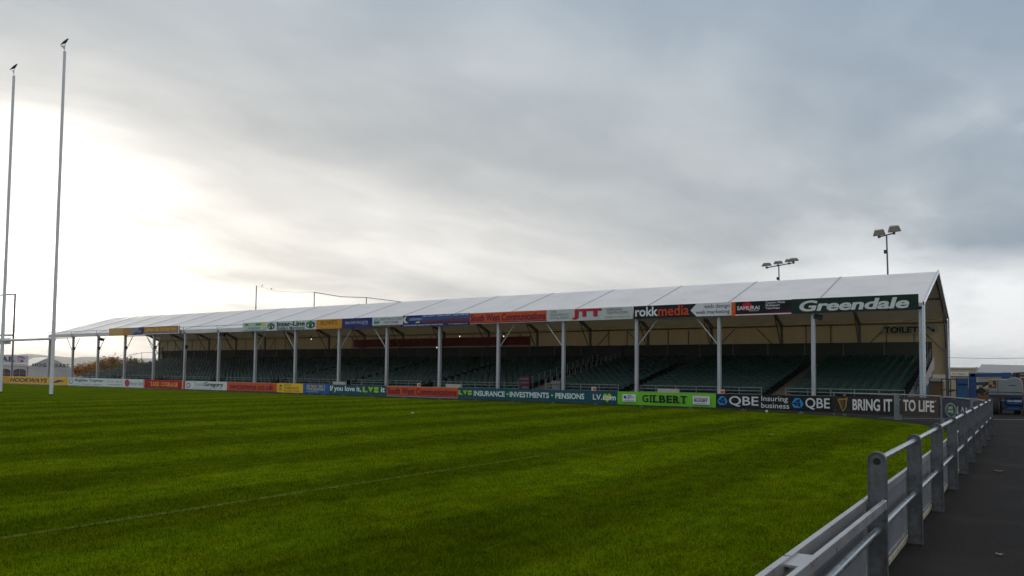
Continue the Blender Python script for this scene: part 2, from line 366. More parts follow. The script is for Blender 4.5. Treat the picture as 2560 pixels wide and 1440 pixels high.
# grass blades where they are near enough to be seen one by one
def grass_blades():
    n = 420000
    d = 2.3*np.exp(rng.random(n)*math.log(20)); az = np.radians(-69+rng.random(n)*74); X = np.sin(az)*d; Y = np.cos(az)*d
    ok = (X < -1.18-.0006*Y**2) & (Y > .5) & (X > -100) & ((Y < 29) | (X < -9)); X, Y, d = X[ok], Y[ok], d[ok]; n = len(X)
    h = .016+.022*rng.random(n); w = .0026+.00075*d; a = rng.random(n)*2*np.pi; le = (rng.random(n)-.35)*.035; la = rng.random(n)*2*np.pi
    dx = np.cos(a)*w*.5; dy = np.sin(a)*w*.5
    v = np.empty((n, 3, 3)); v[:, 0] = np.stack([X-dx, Y-dy, np.full(n, -.002)], 1); v[:, 1] = np.stack([X+dx, Y+dy, np.full(n, -.002)], 1); v[:, 2] = np.stack([X+np.cos(la)*le, Y+np.sin(la)*le, h], 1)
    me = bpy.data.meshes.new('grass'); me.vertices.add(3*n); me.vertices.foreach_set('co', v.ravel().astype(np.float32))
    me.loops.add(3*n); me.loops.foreach_set('vertex_index', np.arange(3*n, dtype=np.int32)); me.polygons.add(n)
    me.polygons.foreach_set('loop_start', np.arange(0, 3*n, 3, dtype=np.int32)); me.update(calc_edges=True)
    me.materials.append(grass_material('grass_blade', (GRASS[0]*1.25, GRASS[1]*1.22, GRASS[2]), False))
    o = bpy.data.objects.new('grass', me); C.objects.link(o); structure(o, 'stuff'); tag(o, 'short mown green grass blades along the near side of the pitch', 'grass')
grass_blades()

# hills far beyond the left end
def hills():
    mb = MB(); az = np.radians(np.linspace(-84, -38, 90)); hs = []
    for a in np.degrees(az):
        h = .60*(42+30*math.exp(-((a+66.5)/4.2)**2)+20*math.exp(-((a+60)/3.)**2)+16*math.exp(-((a+54)/3.5)**2)-.9*max(0, a+52)*1.4)
        h += 2*math.sin(a*1.7)+1.1*math.sin(a*4.1+1); hs.append(max(6, h))
    rows = [(3400, -2, 0), (4200, .84, 0), (5000, 1.56, 0), (5800, 2., 0), (7000, 1.2, 0)]
    v = []
    for d, k, _ in rows:
        for i, a in enumerate(az): v.append((math.sin(a)*d, math.cos(a)*d, (hs[i]*k if k > 0 else -2)+(rng.random()-.5)*3*(k > 0)*(k < 1)))
    n = len(az); f = [(r*n+i, r*n+i+1, (r+1)*n+i+1, (r+1)*n+i) for r in range(len(rows)-1) for i in range(n-1)]
    mb.add(v, f); structure(obj('hills', mb, mat('hill_fields', (.13, .15, .085), .9, vary=.35, scale=.003, dirt=((.07, .09, .05), .006, .6)), smooth=True))
hills()

# ================================================================= THE STAND
X0, BAY, NB = -4.56, 5.0, 17
YF, YR, YB = 42.26, 49.3, 55.2
ZE, ZR, ZB = 5.27, 7.58, 5.3
COLX = [X0-i*BAY for i in range(NB+1)]
stand = thing('tent_stand', (X0-42.5, 48.7, 0), 'long white marquee-roofed grandstand on aluminium columns beside the pitch', 'grandstand')
def roof():
    mb = MB(); nx = 8; ny = 6
    xs = [X0+.12-(NB*BAY+.24)*i/(NB*nx) for i in range(NB*nx+1)]
    prof = [(YF-.12, ZE-.34), (YF-.12, ZE-.02), (YF-.06, ZE+.02)]+[(YF+(YR-YF)*j/ny, ZE+.04+(ZR-ZE-.04)*j/ny) for j in range(1, ny+1)]+[(YR+(YB-YR)*j/ny, ZR+(ZB-ZR)*j/ny) for j in range(1, ny+1)]
    v = []
    for i, x in enumerate(xs):
        t = (i % nx)/nx; sag = math.sin(math.pi*t)**2
        for j, (y, z) in enumerate(prof):
            k = math.sin(math.pi*min(1, max(0, (j-2)/ny)))+math.sin(math.pi*min(1, max(0, (j-2-ny)/ny)))
            v.append((x, y, z-.05*sag*(k if k > 0 else 0)-(.025*sag if j in (0,) else 0)))
    n = len(prof); mb.add(v, [(i*n+j, i*n+j+1, (i+1)*n+j+1, (i+1)*n+j) for i in range(len(xs)-1) for j in range(n-1)])
    obj('roof', mb, canvas, stand, smooth='auto')
roof()
for i, x in enumerate(COLX):
    m = MB()
    m.box(x-.09, x+.09, YF-.1, YF+.1, 0, ZE-.12); m.box(x-.16, x+.16, YF-.16, YF+.16, 0, .03)
    m.box(x-.11, x+.11, YF-.12, YF+.12, ZE-.42, ZE-.2)
    for z in (1.3, 2.5, 3.7): m.box(x-.095, x+.095, YF-.106, YF-.1, z, z+.08)
    obj('column', m, alu, stand, bevel=.006)
    m = MB(); e = .0 if i else .02
    m.obox((x, YF-.02, ZE-.2), (x, YR, ZR-.16), .12, .24, (0, -.3, 1)); m.obox((x, YR, ZR-.16), (x, YB-.05, ZB-.18), .12, .24, (0, .3, 1))
    obj('rafter', m, aludark, stand)
    m = MB(); m.box(x-.08, x+.08, YB-.2, YB-.04, 0, ZB-.1); obj('rear_post', m, aludark, stand)
    if 0 < i < NB:
        m = MB(); m.obox((x, YF-.04, ZE+.045), (x, YR, ZR+.012), .075, .03, (0, -.3, 1)); obj('roof_seam', m, mat('seam_strip', (.44, .44, .46), .6), stand)
m = MB(); m.obox((X0+.14, YF-.2, ZE-.06), (X0+.14, YR, ZR+.02), .07, .17, (0, -.3, 1)); m.obox((X0+.14, YR, ZR+.02), (X0+.14, YB, ZB), .07, .17, (0, .3, 1)); m.box(X0+.1, X0+.18, YB-.16, YB, 1.4, ZB-.06)
obj('end_rafter', m, alubright, stand)
m = MB(); m.box(X0+.06, X0+.18, YF-.16, YF-.04, 0, ZE-.1); obj('end_column', m, alubright, stand)
for y, z in ((YF+2.3, ZE+.64), (YF+4.7, ZE+1.42), (YR, ZR-.2), (YR+2.9, ZR-1.28), (YB-.12, ZB-.22)):
    m = MB(); m.obox((X0, y, z), (X0-NB*BAY, y, z), .08, .11); obj('purlin', m, aludark, stand)
m = MB(); m.obox((X0, YF, ZE-.3), (X0-NB*BAY, YF, ZE-.3), .09, .1); obj('eave_beam', m, aludark, stand)
def brace(bay_col, side, y=YF, mm=None, z0=3.35, z1=4.82, run=1.3, r=.034):
    x = COLX[bay_col]; m = MB().tube([(x+side*.1, y, z0), (x+side*run, y, z1)], r, 8); obj('brace', m, mm or alu, stand)
for a, b in ((3, 2), (5, 4), (8, 7), (10, 9), (14, 13), (17, 16)):
    brace(a, 1); brace(b, -1)
    m = MB().tube([(COLX[a], YF-.02, 4.84), (COLX[b], YF-.02, 4.84)], .04, 8); obj('tie_bar', m, alu, stand)
for a in (16, 15, 13): brace(a, 1)
for i in range(NB+1):
    if i % 2 == 0 and i < NB: brace(i, -1, YB-.14, aludark, 3.3, 4.95, 1.7, .035); brace(i+1, 1, YB-.14, aludark, 3.3, 4.95, 1.7, .035)
    m = MB().tube([(COLX[i], YB-.2, 3.5), (COLX[i], YB-1.9, ZB+.45)], .04, 8); obj('knee_brace', m, aludark, stand)
def back_wall():
    mb = MB(); n = NB*14; v = []
    for i in range(n+1):
        x = X0+.05-(NB*BAY+.1)*i/n; w = .035*math.sin(i*1.9)+.03*math.sin(i*.83+1)
        for z in (1.85, 3., 4.2, ZB+.01): v.append((x, YB-.02+w*(1.2 if z < 3.5 else .6), z))
    mb.add(v, [(i*4+j, i*4+j+1, (i+1)*4+j+1, (i+1)*4+j) for i in range(n) for j in range(3)])
    obj('back_wall', mb, wallcanvas, stand, smooth=True)
back_wall()
for i in range(NB):
    for t in (.36, .68):
        x = COLX[i]-BAY*t; m = MB().box(x-.03, x+.03, YB-.06, YB-.01, 1.8, ZB-.15)
        if (i+int(t*10)) % 3 != 2: obj('wall_stud', m, aludark, stand)
# rail over the gutter on the left half
m = MB().tube([(-55.9, YF-.25, 5.5), (-89.7, YF-.25, 5.5)], .022, 8)
for i in range(11, NB+1): m.tube([(COLX[i], YF-.25, 4.95), (COLX[i], YF-.25, 5.5)], .022, 8)
obj('gutter_rail', m, polegrey, stand)
for i in (12, 13, 14, 15, 16):
    m = MB().box(COLX[i]+.09, COLX[i]+.27, YF-.1, YF+.1, 3.55, 3.85); obj('junction_box', m, blackm, stand)
for k, (x, z) in enumerate(((COLX[1]+.22, 4.72), (COLX[15]+.42, 4.62), (COLX[11]+.35, 4.72))):
    sl = thing('spotlight', (x, YF+.05, z), ('black spotlight under the eave at the second column from the near end', 'black spotlight jutting out beside the third column from the far left end', 'black spotlight under the bare eave by the middle-left column')[k], 'spotlight', 'spotlights under the stand eave')
    m = MB().obox((x-.2, YF, z+.05), (x+.22, YF+.1, z-.05), .26, .26); obj('housing', m, blackm, sl)
    m = MB().tube([(x-.1, YF, z), (x-.3, YF, z+.1)], .03, 6); obj('bracket', m, aludark, sl)
for k, (x, z, y) in enumerate(((-53.4, 4.62, 49.8), (-45.35, 4.78, 50.), (-37.45, 4.78, 50.), (-32.65, 4.75, 50.1), (-39.3, 3.62, 50.3))):
    x = [-56.26, -47.67, -38.84, -34.49, -41.47][k]; z = [4.6, 4.58, 4.57, 4.5, 3.69][k]; y = [49.8, 50, 50, 50, 50.3][k]
    lp = thing('bulb_lamp', (x, y, z), ('small lit bulb hanging left of the red banner', 'small lit bulb over the left part of the red banner', 'small lit bulb over the middle of the red banner', 'small lit bulb over the right part of the red banner', 'small lit bulb on the pipe under the red banner')[k], 'lamp', 'bulbs lit inside the stand')
    obj('bulb', MB().ellipsoid((x, y, z), (.045, .045, .06), 10, 6), mat('lit_bulb', (1., .93, .75), .4, emit=1.2), lp, smooth=True)
    obj('holder', MB().tube([(x, y, z+.08), (x, y, z+.3)], .03, 6), blackm, lp)

# ================================================================= SEATING TERRACE
TX0, TX1 = -5.25, -84.3
ROWS, RY0, RD, RZ0, RH = 14, 42.95, .765, .34, .148
AISLES = [(-12.2, -11.15), (-20.75, -19.75), (-27.9, -26.1), (-36.3, -35.3), (-44.5, -43.5), (-52.7, -51.7), (-60.9, -59.9), (-69.1, -68.1), (-77.3, -76.3)]
terrace = thing('seating_terrace', ((TX0+TX1)/2, 48.3, 0), 'stepped dark seating terrace with back board under the white roof', 'terrace')
mb = MB()
for r in range(ROWS):
    y = RY0-.35+r*RD; mb.box(TX1-(.09*r), TX0, y, YB-1.2, RZ0+r*RH-.25 if r else 0, RZ0+r*RH)
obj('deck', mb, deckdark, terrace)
for a, b in AISLES:
    mb = MB()
    for r in range(ROWS*2):
        y = RY0-.36+r*RD/2-.02; mb.box(a+.06, b-.06, y, y+RD/2+.05, max(0, RZ0+(r//2)*RH-.05), RZ0+(r/2)*RH+.06)
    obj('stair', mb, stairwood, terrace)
mb = MB().box(TX1-1.9, TX0+.05, 53.45, 53.5, 1.3, 3.82)
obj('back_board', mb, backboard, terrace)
for i in range(34):
    x = TX0-.2-i*2.4
    obj('board_batten', MB().box(x-.03, x+.03, 53.40, 53.447, 2.5, 3.84), aludark, terrace)
mb = MB().add([(TX0+.02, YF+.25, 0), (TX0+.02, 53.4, 0), (TX0+.02, 53.4, 2.45), (TX0+.02, YF+.9, .45), (TX0+.02, YF+.25, .45)], [(0,1,2,3,4)])
obj('end_panel', mb, tealpanel, terrace)
mb = MB()
for k in range(4):
    y = YF+.1+k*.62; mb.box(TX0+.04, TX0+.07, y, y+.6, .05, .78+k*.12)
obj('stair_side_panel', mb, mat('grey_stair_panel', (.2, .22, .24), .6, dirt=((.08, .08, .09), 3., .6)), terrace)
mb = MB(); pts = []
for k in range(14):
    y = 43.2+k*.72; z = .78+k*.195
    mb.tube([(TX0+.05, y, z-.5), (TX0+.05, y, z), (TX0+.05, y+.36, z+.02)], .02, 6)
obj('end_handrail', mb, galvrail, terrace)
# front rails between the aisles
edges = [TX0]+[q for a, b in AISLES for q in (b, a)]+[TX1]
for k in range(0, len(edges), 2):
    xa, xb = edges[k], edges[k+1]; n = max(2, round((xa-xb)/1.25)); m = MB()
    for z in (.98, .80, .62): m.tube([(xa-.1, 42.45, z), (xb+.1, 42.45, z)], .02, 6)
    for i in range(n+1): x = xa-.1-(xa-xb-.2)*i/n; m.tube([(x, 42.45, 0), (x, 42.45, .99)], .023, 6)
    obj('front_rail', m, galvrail, terrace)
# handrails up the wide stair, and at the far end
a, b = AISLES[2]
for x in (a+.15, b-.15):
    m = MB()
    for r in range(0, ROWS): y = RY0+r*RD; z = RZ0+r*RH; m.tube([(x, y, z), (x, y, z+.95)], .022, 6)
    m.tube([(x, RY0, RZ0+.95), (x, RY0+(ROWS-1)*RD, RZ0+(ROWS-1)*RH+.95)], .016, 6)
    obj('stair_handrail', m, galvrail, terrace)
m = MB()
for k, z in ((0, 3.0), (1, 3.0), (2, 2.9), (3, 2.6)):
    y = 53.4-k*1.5; x = TX1-1.5+.2*k; m.tube([(x, y, 1.), (x, y, z+.6)], .03, 6)
    if k < 3: m.tube([(x, y, z+.6), (x, y-1.5, z+.6-(.1 if k < 2 else .3))], .025, 6)
m.tube([(TX1-1.9, 53.4, 3.0), (TX1-1.9, 53.4, 4.3)], .05, 6); m.tube([(TX1-3.2, 53.4, 2.6), (TX1-3.2, 53.4, 3.5)], .04, 6); m.tube([(TX1-3.2, 53.4, 3.45), (TX1-1.9, 53.4, 3.5)], .03, 6)
obj('end_rail', m, aludark, terrace)
m = MB().box(-28.0, -25.9, 53.3, 53.44, 2.4, 3.78); obj('exit_doorway', m, blackm, terrace)

# seats
def seat_mb():
    m = MB(); w = .215
    # back: curved shell with rolled top
    nu, nv = 5, 5; v = []
    for j in range(nv+1):
        t = j/nv
        for i in range(nu+1):
            s = -1+2*i/nu; x = s*w*(1-.10*max(0, t-.7)/.3*abs(s)); z = .40+.36*t-.03*(abs(s)**3)*(t > .85); y = .17+.06*t-.045*s*s+(.03 if j == nv else 0)
            v.append((x, y, z))
    k = nu+1; fr = [(j*k+i, j*k+i+1, (j+1)*k+i+1, (j+1)*k+i) for j in range(nv) for i in range(nu)]
    back = [(x, y+.022, z) for x, y, z in v]; o = len(v)
    rim = [(i, i+1) for i in range(nu)]+[(nv*k+i+1, nv*k+i) for i in range(nu)]+[(j*k+k-1, (j+1)*k+k-1) for j in range(nv)]+[((j+1)*k, j*k) for j in range(nv)]
    m.add(v+back, fr+[tuple(q+o for q in reversed(f)) for f in fr]+[(a, a+o, b+o, b) for a, b in rim])
    # pan
    v = []
    for j in range(4):
        t = j/3
        for i in range(5):
            s = -1+2*i/4; v.append((s*w, .17-.36*t, .405+.02*s*s+(-.03 if j == 3 else .012*math.sin(math.pi*t)*-1)))
    fr = [(j*5+i, j*5+i+1, (j+1)*5+i+1, (j+1)*5+i) for j in range(3) for i in range(4)]; o = len(v)
    rim = [(i, i+1) for i in range(4)]+[(15+i+1, 15+i) for i in range(4)]+[(j*5+4, (j+1)*5+4) for j in range(3)]+[((j+1)*5, j*5) for j in range(3)]
    m.add(v+[(x, y, z-.03) for x, y, z in v], fr+[tuple(q+o for q in reversed(f)) for f in fr]+[(a, a+o, b+o, b) for a, b in rim])
    m.box(-.02, .02, .0, .16, .02, .38); m.box(-.12, .12, .05, .2, 0, .03)
    return m
def seats():
    proto = obj('stand_seat', seat_mb(), seatgreen, loc=(0, 0, 0), smooth='auto')
    spots = []
    xe = [TX0-.35]+[q for a, b in AISLES for q in (b, a)]+[TX1+.1]
    for k in range(0, len(xe), 2):
        xa, xb = xe[k], xe[k+1]; n = int((xa-xb)/.50)
        for r in range(ROWS):
            ext = .09*r if k == len(xe)-2 else 0
            nn = n+int(ext/.5) if k == len(xe)-2 else n
            for i in range(nn):
                x = xa-.25-i*((xa-xb-.1)/n) + rng.normal()*.006
                spots.append((k//2, r, x, RY0+r*RD, RZ0+r*RH))
    spots.sort(key=lambda s: s[2]**2+s[3]**2+(s[4]-1)**2)
    near, far = spots[:300], spots[300:]
    me = proto.data; blk = ['nearest the stand end', 'left of the first stair', 'left of the second stair', 'left of the wide stair']
    rown = ['front', 'second', 'third', 'fourth', 'fifth', 'sixth', 'seventh', 'eighth', 'ninth', 'tenth', 'eleventh', 'twelfth', 'thirteenth', 'back']
    for j, (b, r, x, y, z) in enumerate(near):
        o = proto if j == 0 else proto.copy()
        if j: C.objects.link(o)
        o.location = (x, y, z); o.rotation_euler = (rng.normal()*.02, 0, rng.normal()*.03)
        tag(o, 'dark green seat, %s row of the block %s' % (rown[r], blk[min(b, 3)]), 'seat', 'seats, %s row of the block %s' % (rown[r], blk[min(b, 3)]))
    pv = np.array([tuple(v.co) for v in me.vertices]); pf = [tuple(p.vertices) for p in me.polygons]; nv = len(pv)
    V = []; F = []
    for j, (b, r, x, y, z) in enumerate(far):
        th = rng.normal()*.04; c, s = math.cos(th), math.sin(th); q = pv.copy(); q[:, 0], q[:, 1] = pv[:, 0]*c-pv[:, 1]*s, pv[:, 0]*s+pv[:, 1]*c
        ti = rng.normal()*.05; q[:, 1] += (q[:, 2]-.4)*ti
        V.append(q+np.array([x, y, z])); F += [tuple(i+j*nv for i in f) for f in pf]
    m = bpy.data.meshes.new('distant_seats'); m.from_pydata(np.concatenate(V).tolist(), [], F); m.update(); m.materials.append(seatgreen); m.shade_smooth(); m.set_sharp_from_angle(angle=R(40))
    o = bpy.data.objects.new('distant_seats', m); C.objects.link(o); structure(o, 'stuff'); tag(o, 'mass of dark green plastic seats filling the far part of the terrace', 'seats')
seats()

# ================================================================= FASCIA SIGNS
FY = YF-.36
W = (236, 238, 240); NAVY = (28, 36, 92); ORG = (222, 84, 22); K = (22, 20, 24)
FG = 'advertising signs along the stand eave'
def fascia(label, x0, x1, rgb, items, z0=4.9, z1=5.64): return board('eave_sign', label, 'sign', FG, (x0, FY), (x1, FY), z0, z1, rgb, items, .04)
def cube_logo(uc, vc, ru, rv):
    g1, g2, g3 = (60, 140, 60), (20, 90, 40), (16, 60, 34); h = .5
    return [('p', [(uc-ru, vc+rv*.5), (uc, vc+rv*.05), (uc+ru, vc+rv*.5), (uc, vc+rv)], g1), ('p', [(uc-ru, vc+rv*.45), (uc-ru, vc-rv*.5), (uc-.03*ru, vc-rv), (uc-.03*ru, vc)], g2),
            ('p', [(uc+ru, vc+rv*.45), (uc+.03*ru, vc), (uc+.03*ru, vc-rv), (uc+ru, vc-rv*.5)], g3), ('p', [(uc-.7*ru, vc+.1*rv), (uc-.7*ru, vc-.35*rv), (uc-.35*ru, vc-.55*rv), (uc-.35*ru, vc-.1*rv)], W), ('p', [(uc+.7*ru, vc+.1*rv), (uc+.35*ru, vc-.1*rv), (uc+.35*ru, vc-.55*rv), (uc+.7*ru, vc-.35*rv)], W)]
fascia('plain faded gold sign at the far left of the eave', -76.95, -73.3, (214, 160, 76), [('r', .7, 1, 0, 1, (196, 130, 46)), ('r', .12, .6, .2, .8, (206, 170, 110))])
fascia('faded grey and navy sign left of the gold holiday park sign', -73.3, -70.85, (150, 140, 140), [('p', [(.1, 0), (1, 0), (1, 1), (.75, 1), (.5, .4)], (48, 52, 104)), ('r', .55, .85, .3, .62, (120, 122, 150))])
fascia('gold lettered holiday park sign with navy border on the far eave', -70.85, -65.0, (52, 44, 84), [('r', .02, .95, .24, .95, (180, 128, 62)), ('t', 'Ladram Bay Holiday Park', .04, .93, .28, .90, (232, 178, 66), {'b': .03}), ('r', .0, .96, .02, .16, (196, 200, 214)), ('r', .965, 1, 0, 1, (220, 214, 220))])
fascia('pale green sign with a yellow swoosh beside the green cube sign', -55.9, -52.75, (206, 220, 220), [('r', .1, .78, .6, .92, (190, 214, 170)), ('r', .1, .25, .66, .86, (40, 150, 110)), ('r', .55, .76, .66, .86, (40, 150, 110)), ('r', .22, .72, .26, .46, (170, 170, 178)), ('p', [(.74, .96), (.84, .96), (.99, .3), (.92, .25)], (236, 214, 60)), ('r', .05, .95, .08, .17, (120, 190, 170))])
fascia('white builders merchants sign with a green cube logo at each end', -52.75, -46.8, (214, 222, 226), cube_logo(.09, .5, .072, .4)+[('t', 'Inter-Line', .22, .78, .44, .96, (22, 92, 42), {'b': .045}), ('t', 'Builders Merchants', .22, .78, .06, .42, (110, 116, 112)), ('r', .22, .78, .02, .045, (150, 150, 150))]+cube_logo(.895, .52, .08, .42))
fascia("orange sign lettered in thin brown capitals left of the navy sign", -46.8, -43.95, (220, 150, 30), [('t', "ROWE'S", .18, .82, .42, .9, (120, 74, 20), {'b': .004}), ('r', .18, .82, .24, .28, (226, 190, 110))])
fascia('navy sign with small white capitals right of the orange sign', -43.95, -40.75, (36, 44, 110), [('t', 'BRING EVERYTHING BETTER', .12, .86, .40, .68, (180, 190, 222), {'b': .015}), ('r', .66, .85, .33, .36, (180, 190, 222))])
fascia('white golf course sign with a round green crest on the eave', -40.75, -37.72, (212, 218, 222), [('e', .14, .62, .1, .3, (160, 190, 190)), ('p', [(.05, .42), (.24, .42), (.22, .62), (.14, .52), (.07, .62)], (30, 110, 60)), ('t', 'NEWTON ST CYRES', .27, .97, .66, .9, (110, 114, 120), {'b': 0}), ('t', 'GOLF COURSE', .38, .86, .38, .58, (84, 88, 92), {'b': .004}), ('r', 0, 1, 0, .22, (40, 34, 24)), ('t', 'Pay & Play', .03, .3, .05, .17, (190, 160, 60), {'b': .008})]+small_print(.36, .96, .07, .14, (150, 126, 50), 4), 4.86, 5.64)
fascia('dark blue holiday sign with crescent moon, heather and white lettering', -37.72, -31.7, (26, 46, 120), [('r', .0, 1, .5, .78, (56, 96, 160)), ('p', [(.3, .5), (.42, .58), (.6, .54), (.8, .64), (1, .58), (1, .3), (.3, .3)], (110, 60, 80)), ('p', [(0, .22), (.3, .22), (.5, .4), (1, .34), (1, .22)], (96, 40, 60)), ('r', 0, 1, 0, .22, (26, 40, 110)), ('e', .055, .62, .048, .3, (240, 234, 190)), ('e', .08, .66, .04, .25, (26, 46, 120)), ('t', 'LADRAM BAY', .1, .3, .54, .76, (190, 206, 236), {'b': .004}), ('t', 'FAMILY HOLIDAYS - TOURING & CAMPING - HOLIDAY HOME SALES', .31, .99, .82, .96, (226, 232, 244), {'b': .02}), ("t", "DEVON'S AWARD WINNING FAMILY HOLIDAY PARK", .02, .62, .05, .17, (222, 228, 240), {'b': .02}), ('t', 'www.ladrambay.co.uk', .7, .97, .05, .17, (222, 228, 240)), ('p', [(.2, .3), (.26, .3), (.28, .42), (.22, .44)], (230, 220, 120))], 4.86, 5.66)
def swc(): return [('r', 0, 1, .93, 1, (190, 150, 130)), ('r', 0, 1, 0, .06, (190, 180, 180)), ('r', 0, 1, .06, .13, (90, 30, 70)), ('t', 'South West Communications', .015, .985, .22, .86, (96, 30, 66), {'b': .022})]
fascia('orange sign with maroon lettering on the eave over the red banner', -31.7, -25.62, ORG, swc())
fascia('white contractors sign with big red slab initials on the eave', -25.62, -19.66, (206, 208, 206), [('t', 'CIVIL\nENGINEERING\n(01392) 462856', .05, .27, .14, .9, (112, 116, 110), {'b': 0}), ('t', 'JTT', .325, .655, .1, .92, (60, 74, 110), {'b': .06}), ('r', .40, .655, .76, .92, (60, 74, 110)), ('t', 'JTT', .315, .645, .13, .95, (208, 22, 38), {'b': .06}), ('r', .385, .645, .8, .95, (208, 22, 38)), ('t', 'SURFACING\nCONTRACTORS', .71, .95, .46, .92, (112, 116, 110), {'b': 0}), ('t', 'www.jttcontracting.co.uk', .69, .97, .14, .28, (120, 124, 118), {'b': 0})])
fascia('black media sign with white and orange lettering and a white arrow end', -19.62, -13.76, (24, 22, 26), [('t', 'rokk', .02, .265, .16, .92, W, {'b': .025}), ('t', 'media', .268, .585, .16, .94, (224, 74, 30), {'b': .012}), ('p', [(.66, .99), (1, .99), (1, .02), (.66, .02), (.60, .5)], (228, 230, 232)), ('t', 'web design', .735, .985, .54, .9, (40, 40, 44), {'b': .004}), ('t', 'web marketing', .655, .985, .12, .48, (40, 40, 44), {'b': .004})])
fascia('black sportswear sign with a red sun disc and orange left edge', -13.76, -10.57, (18, 14, 16), [('r', 0, .07, 0, 1, (230, 92, 28)), ('p', [(.07, .1), (1, .1), (1, .3), (.5, .22)], (70, 12, 18)), ('r', .07, 1, .03, .11, (226, 226, 228)), ('r', .07, 1, 0, .03, (190, 20, 40)), ('e', .27, .66, .085, .30, (204, 20, 44)), ('t', 'SAMURAI', .1, .48, .40, .68, (238, 232, 236), {'b': .02}), ('r', .3, .47, .31, .35, (190, 190, 190)), ('t', 'Custom Made\nMultisport\nTeamwear', .58, .9, .40, .94, (216, 216, 218), {'b': .03})], 4.87, 5.64)
fascia('dark green sign with heavy italic white lettering at the near eave end', -10.57, -4.62, (12, 46, 38), [('t', 'Greendale', .07, .93, .12, .86, (222, 226, 222), {'b': .055, 's': .18})], 4.90, 5.66)

board('red_banner', 'long dark red banner with maroon lettering hung at the back of the stand', 'banner', None, (-55.85, YB-.36), (-35.1, YB-.36), 3.98, 4.74, (150, 30, 18), [('t', 'The South West Communications Stand', .05, .94, .16, .8, (96, 12, 22), {'b': .012})], .02)
o = thing('banner_pipe', (-45, YB-.4, 3.92), 'pale pipe running along under the red banner', 'pipe')
obj('pipe', MB().tube([(-55.9, YB-.4, 3.9), (-31, YB-.4, 3.9)], .025, 8), mat('pale_pipe', (.6, .58, .5), .5), o)
def arrow(u, v, s, asp):  # pointing down right
    pl = [(-.9, .12), (.25, .12), (.25, .42), (.95, 0), (.25, -.42), (.25, -.12), (-.9, -.12)]; c, n = math.cos(-.6), math.sin(-.6)
    return [(u+s*(x*c-y*n)*asp, v+s*(x*n+y*c)) for x, y in pl]
board('toilets_sign', 'pale toilets sign with a black arrow on the back wall near the end', 'sign', None, (-8.15, YB-.36), (-4.95, YB-.36), 4.38, 4.92, (176, 168, 140), [('t', 'TOILETS', .03, .73, .16, .86, (20, 18, 20), {'b': .035}), ('p', arrow(.87, .52, .55, .17), (20, 18, 20))], .02)

# ================================================================= PITCHSIDE HOARDINGS
HY = 36.2; HG = 'advertising hoardings along the dead-ball end'
def hoard(label, x0, x1, rgb, items, z0=.10, z1=.735, **kw): return board('advertising_hoarding', label, 'hoarding', HG, (x0, HY), (x1, HY), z0, z1, rgb, items, .03, feet=True, **kw)
YEL = (246, 190, 28)
hoard('dark purple hoarding at the far left edge', -89.6, -85.9, (60, 34, 96), [], .08, .76)
hoard('yellow hoarding with purple italic lettering behind the goalpost', -85.9, -73.1, YEL, [('t', 'HOOKWAYS', .12, .7, .2, .8, (72, 30, 100), {'b': .05, 's': .25}), ('p', [(.76, .22), (.84, .26), (.93, .52), (.97, .5), (.92, .64), (.86, .66), (.8, .4)], (48, 48, 140)), ('p', [(.88, .3), (.99, .6), (.9, .56)], (176, 120, 20)), ('r', .0, .11, 0, 1, (214, 160, 30))], .08, .77)
hoard('white hoarding with a grey ring and green-grey lettering', -73.1, -66.6, (228, 234, 236), [('e', .08, .52, .065, .34, (130, 146, 166)), ('e', .085, .54, .045, .24, (228, 234, 236)), ('t', 'Begbies Traynor', .19, .93, .42, .92, (58, 88, 88), {'b': .012}), ]+small_print(.2, .92, .17, .26, (176, 184, 190), 3), .08, .77)
hoard('white hoarding with a crimson oval left of the red hoarding', -66.6, -60.8, (226, 232, 234), small_print(.02, .46, .60, .70, (184, 184, 188), 4)+[('t', 'www.francisclark.co.uk', .04, .44, .2, .36, (130, 134, 140), {'b': .005}), ('e', .56, .52, .062, .42, (190, 28, 70)), ('t', 'fc', .535, .585, .3, .74, (220, 130, 150), {'b': 0}), ('t', 'Francis Clark', .65, .98, .34, .66, (140, 144, 150), {'b': 0})], .08, .77)
hoard('red hoarding with gold slab capitals', -60.8, -55.2, (186, 14, 26), serif_word('TAKE COURAGE', .15, .87, .26, .72, (236, 190, 90), .02)+[('r', 0, .035, 0, 1, (206, 180, 160)), ('r', .965, 1, 0, 1, (206, 180, 160))], .08, .77)
hoard('white hoarding with thin and bold dark grey lettering', -55.2, -49.95, (226, 230, 234), [('e', .09, .47, .045, .3, (70, 74, 80)), ('e', .09, .47, .03, .2, (226, 230, 234)), ('t', 'Team', .22, .47, .44, .88, (150, 152, 156), {'b': -.008}), ('t', 'Gregory', .475, .92, .28, .90, (52, 54, 58), {'b': .025})]+small_print(.22, .92, .13, .2, (196, 198, 202), 6))
hoard('orange hoarding with a maroon web address', -49.95, -44.3, ORG, [('r', 0, 1, .95, 1, (190, 150, 130)), ('r', 0, 1, .0, .1, (150, 80, 60)), ('t', 'swcomms.co.uk', .06, .94, .2, .86, (104, 28, 72), {'b': .02})])
hoard('small yellow hoarding with three lines of grey capitals', -44.3, -41.6, (246, 196, 40), [('t', 'AVIVA\nPREMIERSHIP\nRUGBY FINAL', .28, .9, .08, .92, (140, 124, 40), {'b': .012}), ('e', .14, .36, .07, .16, (170, 160, 60)), ('p', [(.1, .62), (.18, .62), (.2, .8), (.12, .86)], (60, 110, 60))])
hoard('small blue hoarding with a date in yellow capitals', -41.6, -39.05, (30, 92, 176), [('t', '28 MAY 2011', .14, .84, .62, .92, (236, 208, 84), {'b': .012}), ('t', 'TWICKENHAM', .14, .84, .3, .58, (236, 208, 84), {'b': .012})]+small_print(.14, .84, .13, .22, (120, 160, 196), 1))
